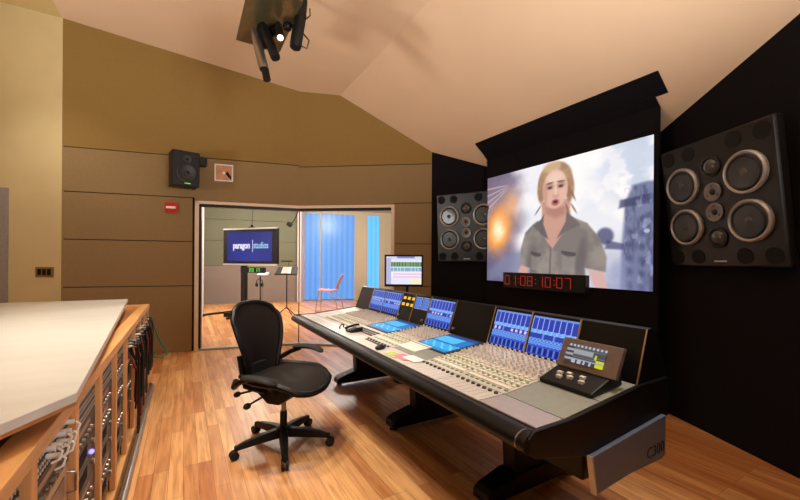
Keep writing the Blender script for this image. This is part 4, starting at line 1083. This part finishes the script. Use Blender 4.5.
MB().tube([(-0.25, -0.1, 0.035), (0.0, 0, 0.06), (0.42, 0.02, 0.11)], 0.028, 8).boxb(0.30, 0.55, -0.12, 0.12, 0.0, 0.10).boxb(-0.28, -0.2, -0.2, 0, 0, 0.03).build('leg', 'black', fb, True)
# laptop-like mixer on a stand with headphones
ls = tag(empty('equipment_stand', (-3.25, 8.75, 0)), 'thin black stand holding a small grey mixer behind the glass', 'stand')
MB().cyl((-0.05, 0, 0.03), (-0.05, 0, 1.0), 0.014).build('pole', 'black', ls, True)
for k in range(3):
    a = 2*pi*k/3+0.4; MB().tube([(-0.05, 0, 0.22), (-0.05+0.28*cos(a), 0.28*sin(a), 0.012)], 0.010, 6).build('leg', 'black', ls, True)
mx_ = tag(empty('small_mixer', (-3.22, 8.72, 1.005)), 'small grey mixer on the thin stand right of the television pole', 'mixer')
MB().extrude([(-0.14, -0.10, 0), (0.14, -0.10, -0.0), (0.14, 0.10, 0.07), (-0.14, 0.10, 0.07)], (0, 0, 0.02)).build('casing', 'unitgrey', mx_)
MB().extrude([(-0.12, -0.09, 0.024), (0.10, -0.09, 0.024), (0.10, 0.07, 0.080), (-0.12, 0.07, 0.080)], (0, 0, 0.003)).build('panel', 'booth_white', mx_)
hp = tag(empty('headphones', (-3.30, 8.70, 0.83)), 'black headphones hanging from the thin stand', 'headphones')
MB().tube([(-0.07, 0, -0.02), (-0.065, 0, 0.07), (0, 0, 0.115), (0.065, 0, 0.07), (0.07, 0, -0.02)], 0.009, 8).build('headband', 'black', hp, True)
for sx in (-1, 1): MB().lathe([(0.045, -0.018), (0.05, 0), (0.045, 0.018), (0, 0.02)], (sx*0.065, 0, -0.03), (1, 0, 0), 16).build('ear_cup', 'black', hp, True)
MB().tube([(0.07, 0, -0.07), (0.06, 0, -0.3), (0.0, 0.02, -0.55), (-0.03, 0.02, -0.8)], 0.004, 6).build('cord', 'cable', hp)
# music stand
mst = tag(empty('music_stand', (-2.75, 9.0, 0)), 'black tripod music stand holding paper behind the glass', 'music stand')
MB().cyl((0, 0, 0.2), (0, 0, 1.06), 0.014).build('pole', 'black', mst, True)
for k, a in enumerate((pi*1.12, -0.25, pi*0.45)):
    MB().tube([(0, 0, 0.24), (0.28*cos(a), 0.28*sin(a), 0.012)], 0.011, 6).build('leg', 'black', mst, True)
MB().extrude([(-0.27, -0.06, 1.04), (0.27, -0.06, 1.04), (0.24, 0.10, 1.22), (-0.24, 0.10, 1.22)], (0, 0.012, -0.004)).boxb(-0.27, 0.27, -0.10, -0.05, 1.02, 1.05).build('desk', 'rack_dark', mst)
ml = MB().tube([(0.0, 0.10, 1.2), (0.02, 0.12, 1.32), (0.0, 0.06, 1.36)], 0.008, 6).build('lamp_arm', 'black', mst, True)
MB().boxb(-0.15, 0.13, 0.03, 0.08, 1.345, 1.37).build('lamp_shade', 'black', ml)
sh = tag(MB().extrude([(-2.87, 8.925, 1.062), (-2.64, 8.925, 1.062), (-2.65, 9.065, 1.215), (-2.86, 9.065, 1.215)], (0, -0.003, 0.002)).build('sheet_music', 'paper'), 'white sheets propped on the music stand', 'paper')
# microphone hanging at the end of a boom
mic = tag(empty('hanging_microphone', (-2.50, 8.6, 0)), 'small microphone on a curved arm above the music stand', 'microphone')
MB().tube([(0.10, 0, 3.12), (0.14, 0, 2.65), (0.12, 0, 2.50), (0.04, 0, 2.32), (-0.06, 0, 2.20)], 0.012, 8).build('arm', 'black', mic, True)
MB().lathe([(0.0, 0), (0.05, 0.005), (0.055, 0.05), (0.045, 0.12), (0, 0.125)], (-0.02, 0, 2.18), (-0.6, 0, 0.35), 14).build('capsule', 'black', mic, True)
MB().tube([(-0.08, 0, 2.2), (-0.20, 0, 2.33)], 0.006, 6).tube([(-0.04, 0, 2.16), (0.06, 0, 2.06)], 0.006, 6).build('shock_mount', 'steel', mic)
# cafe chair
cc = tag(empty('stacking_chair', (-1.93, 10.05, 0)), 'pale red shell chair with chrome legs in front of blue windows', 'chair')
MB().grid(lambda u, v: (-0.25+0.5*u, -0.22+0.44*v, 0.60-0.02*sin(pi*u)+(0.03 if u > 0.97 else 0)), 12, 6).build('seat', 'pinkwood', cc, True, solid=0.015)
MB().grid(lambda u, v: (0.22+0.10*u+0.06*u*u, -0.20+0.40*v, 0.60+0.40*u), 8, 6).build('backrest', 'pinkwood', cc, True, solid=0.015)
for x0, y0, x1, y1 in ((-0.22, -0.2, -0.30, -0.22), (-0.22, 0.2, -0.26, 0.22), (-0.05, -0.2, 0.27, -0.22), (-0.05, 0.2, 0.36, 0.22)):
    pts = [(x0, y0, 0.585)]
    for k in range(1, 7):
        f = k/6; pts.append((x0+(x1-x0)*sin(f*pi/2), y0+(y1-y0)*f, 0.585*(1-f) if x0 < -0.1 else 0.585*cos(f*pi/2)))
    MB().tube(pts, 0.014, 8).build('leg', 'chrome', cc, True)

# ------------------------------------------------------------------ lights
def spot(loc, to, power, size=60, blend=0.6, col=(1, 0.82, 0.62), rad=0.06):
    l = bpy.data.lights.new('unseen_spot', 'SPOT'); l.energy = power; l.spot_size = radians(size); l.spot_blend = blend
    l.color = col; l.shadow_soft_size = rad
    o = bpy.data.objects.new('unseen_spot', l); COL.objects.link(o); o.location = loc
    o.rotation_euler = (Vector(to)-Vector(loc)).to_track_quat('-Z', 'Y').to_euler(); return o
def point(loc, power, col=(1, 0.82, 0.62), rad=0.3):
    l = bpy.data.lights.new('lamp', 'POINT'); l.energy = power; l.color = col; l.shadow_soft_size = rad
    o = bpy.data.objects.new('lamp', l); COL.objects.link(o); o.location = loc; return o
def area(loc, to, power, sx, sy, col=(1, 0.82, 0.62)):
    l = bpy.data.lights.new('area_lamp', 'AREA'); l.energy = power; l.shape = 'RECTANGLE'; l.size = sx; l.size_y = sy; l.color = col
    o = bpy.data.objects.new('area_lamp', l); COL.objects.link(o); o.location = loc
    o.rotation_euler = (Vector(to)-Vector(loc)).to_track_quat('-Z', 'Y').to_euler(); return o
WARM = (1, 0.90, 0.76)
NEUT = (1, 0.97, 0.90)
spot((-1.9, 3.2, 3.9), (-1.45, 3.0, 0), 175, 62, 0.5, WARM)
spot((-1.3, 2.6, 3.85), (-1.2, 2.3, 0), 200, 56, 0.5, WARM)
spot((-1.0, 1.0, 4.0), (-0.9, 1.3, 0), 150, 60, 0.6, WARM)
spot((0.2, 3.0, 3.5), (0.2, 3.0, 0.8), 80, 46, 0.6, NEUT)  # this and the next: unseen spots that brighten the console top
spot((1.3, 1.9, 3.2), (0.85, 1.7, 0.8), 100, 46, 0.6, NEUT)
spot((-2.2, 1.6, 4.1), (-2.1, 2.4, 0.9), 60, 75, 0.7, WARM)
# unseen upward spots added to brighten the sloping ceiling
spot((1.9, 0.0, 1.9), (0.2, 1.6, 5), 500, 120, 0.8, (0.96, 0.98, 0.98), 0.6)
spot((2.2, -1.6, 1.9), (-0.6, 1.0, 5), 520, 130, 0.8, (0.96, 0.98, 0.98), 0.45)
spot((-5.8, 1.2, 1.8), (-3.2, 2.6, 5), 440, 120, 0.8, (0.98, 0.98, 0.94), 0.4)
spot((-4.4, 3.0, 4.4), (-5.0, 5.08, 0.7), 110, 80, 0.8, (1, 0.97, 0.9))  # unseen spot aimed at the tan left wall to light it
# booth: unseen lamps, with down-spots added to brighten the floor
point((-3.9, 9.9, 2.9), 120, (1, 0.93, 0.80), 0.25)
point((-1.6, 10.2, 2.9), 120, (1, 0.93, 0.84), 0.25)
point((-2.2, 7.4, 2.9), 70, (1, 0.92, 0.76), 0.2)
spot((-3.2, 7.8, 3.05), (-3.2, 8.2, 0), 260, 95, 0.6, (1, 0.95, 0.84))
spot((-4.6, 9.6, 3.05), (-4.4, 9.4, 0), 200, 95, 0.6, (1, 0.95, 0.84))
spot((-2.0, 10.4, 3.05), (-2.0, 10.4, 0), 200, 90, 0.6, (1, 0.97, 0.96))

wd = bpy.data.worlds.new('world'); SC.world = wd; wd.use_nodes = True
wd.node_tree.nodes['Background'].inputs['Color'].default_value = (*lin((90, 80, 74)), 1)
wd.node_tree.nodes['Background'].inputs['Strength'].default_value = 0.3

# ------------------------------------------------------------------ camera
cd = bpy.data.cameras.new('camera'); cd.sensor_width = 36; cd.lens = 36*370/800.0; cd.shift_y = 11/800.0
cd.clip_start = 0.02; cd.clip_end = 100
cam_o = bpy.data.objects.new('camera', cd); COL.objects.link(cam_o)
cam_o.matrix_world = Matrix.Translation((0, 0, 1.38)) @ Matrix.Rotation(radians(90), 4, 'X') @ Matrix.Rotation(radians(0.4), 4, 'Z')
SC.camera = cam_o
SC.view_settings.view_transform = 'Standard'; SC.view_settings.look = 'None'
SC.view_settings.exposure = 0.18; SC.view_settings.gamma = 1.0; SC.view_settings.use_curve_mapping = False
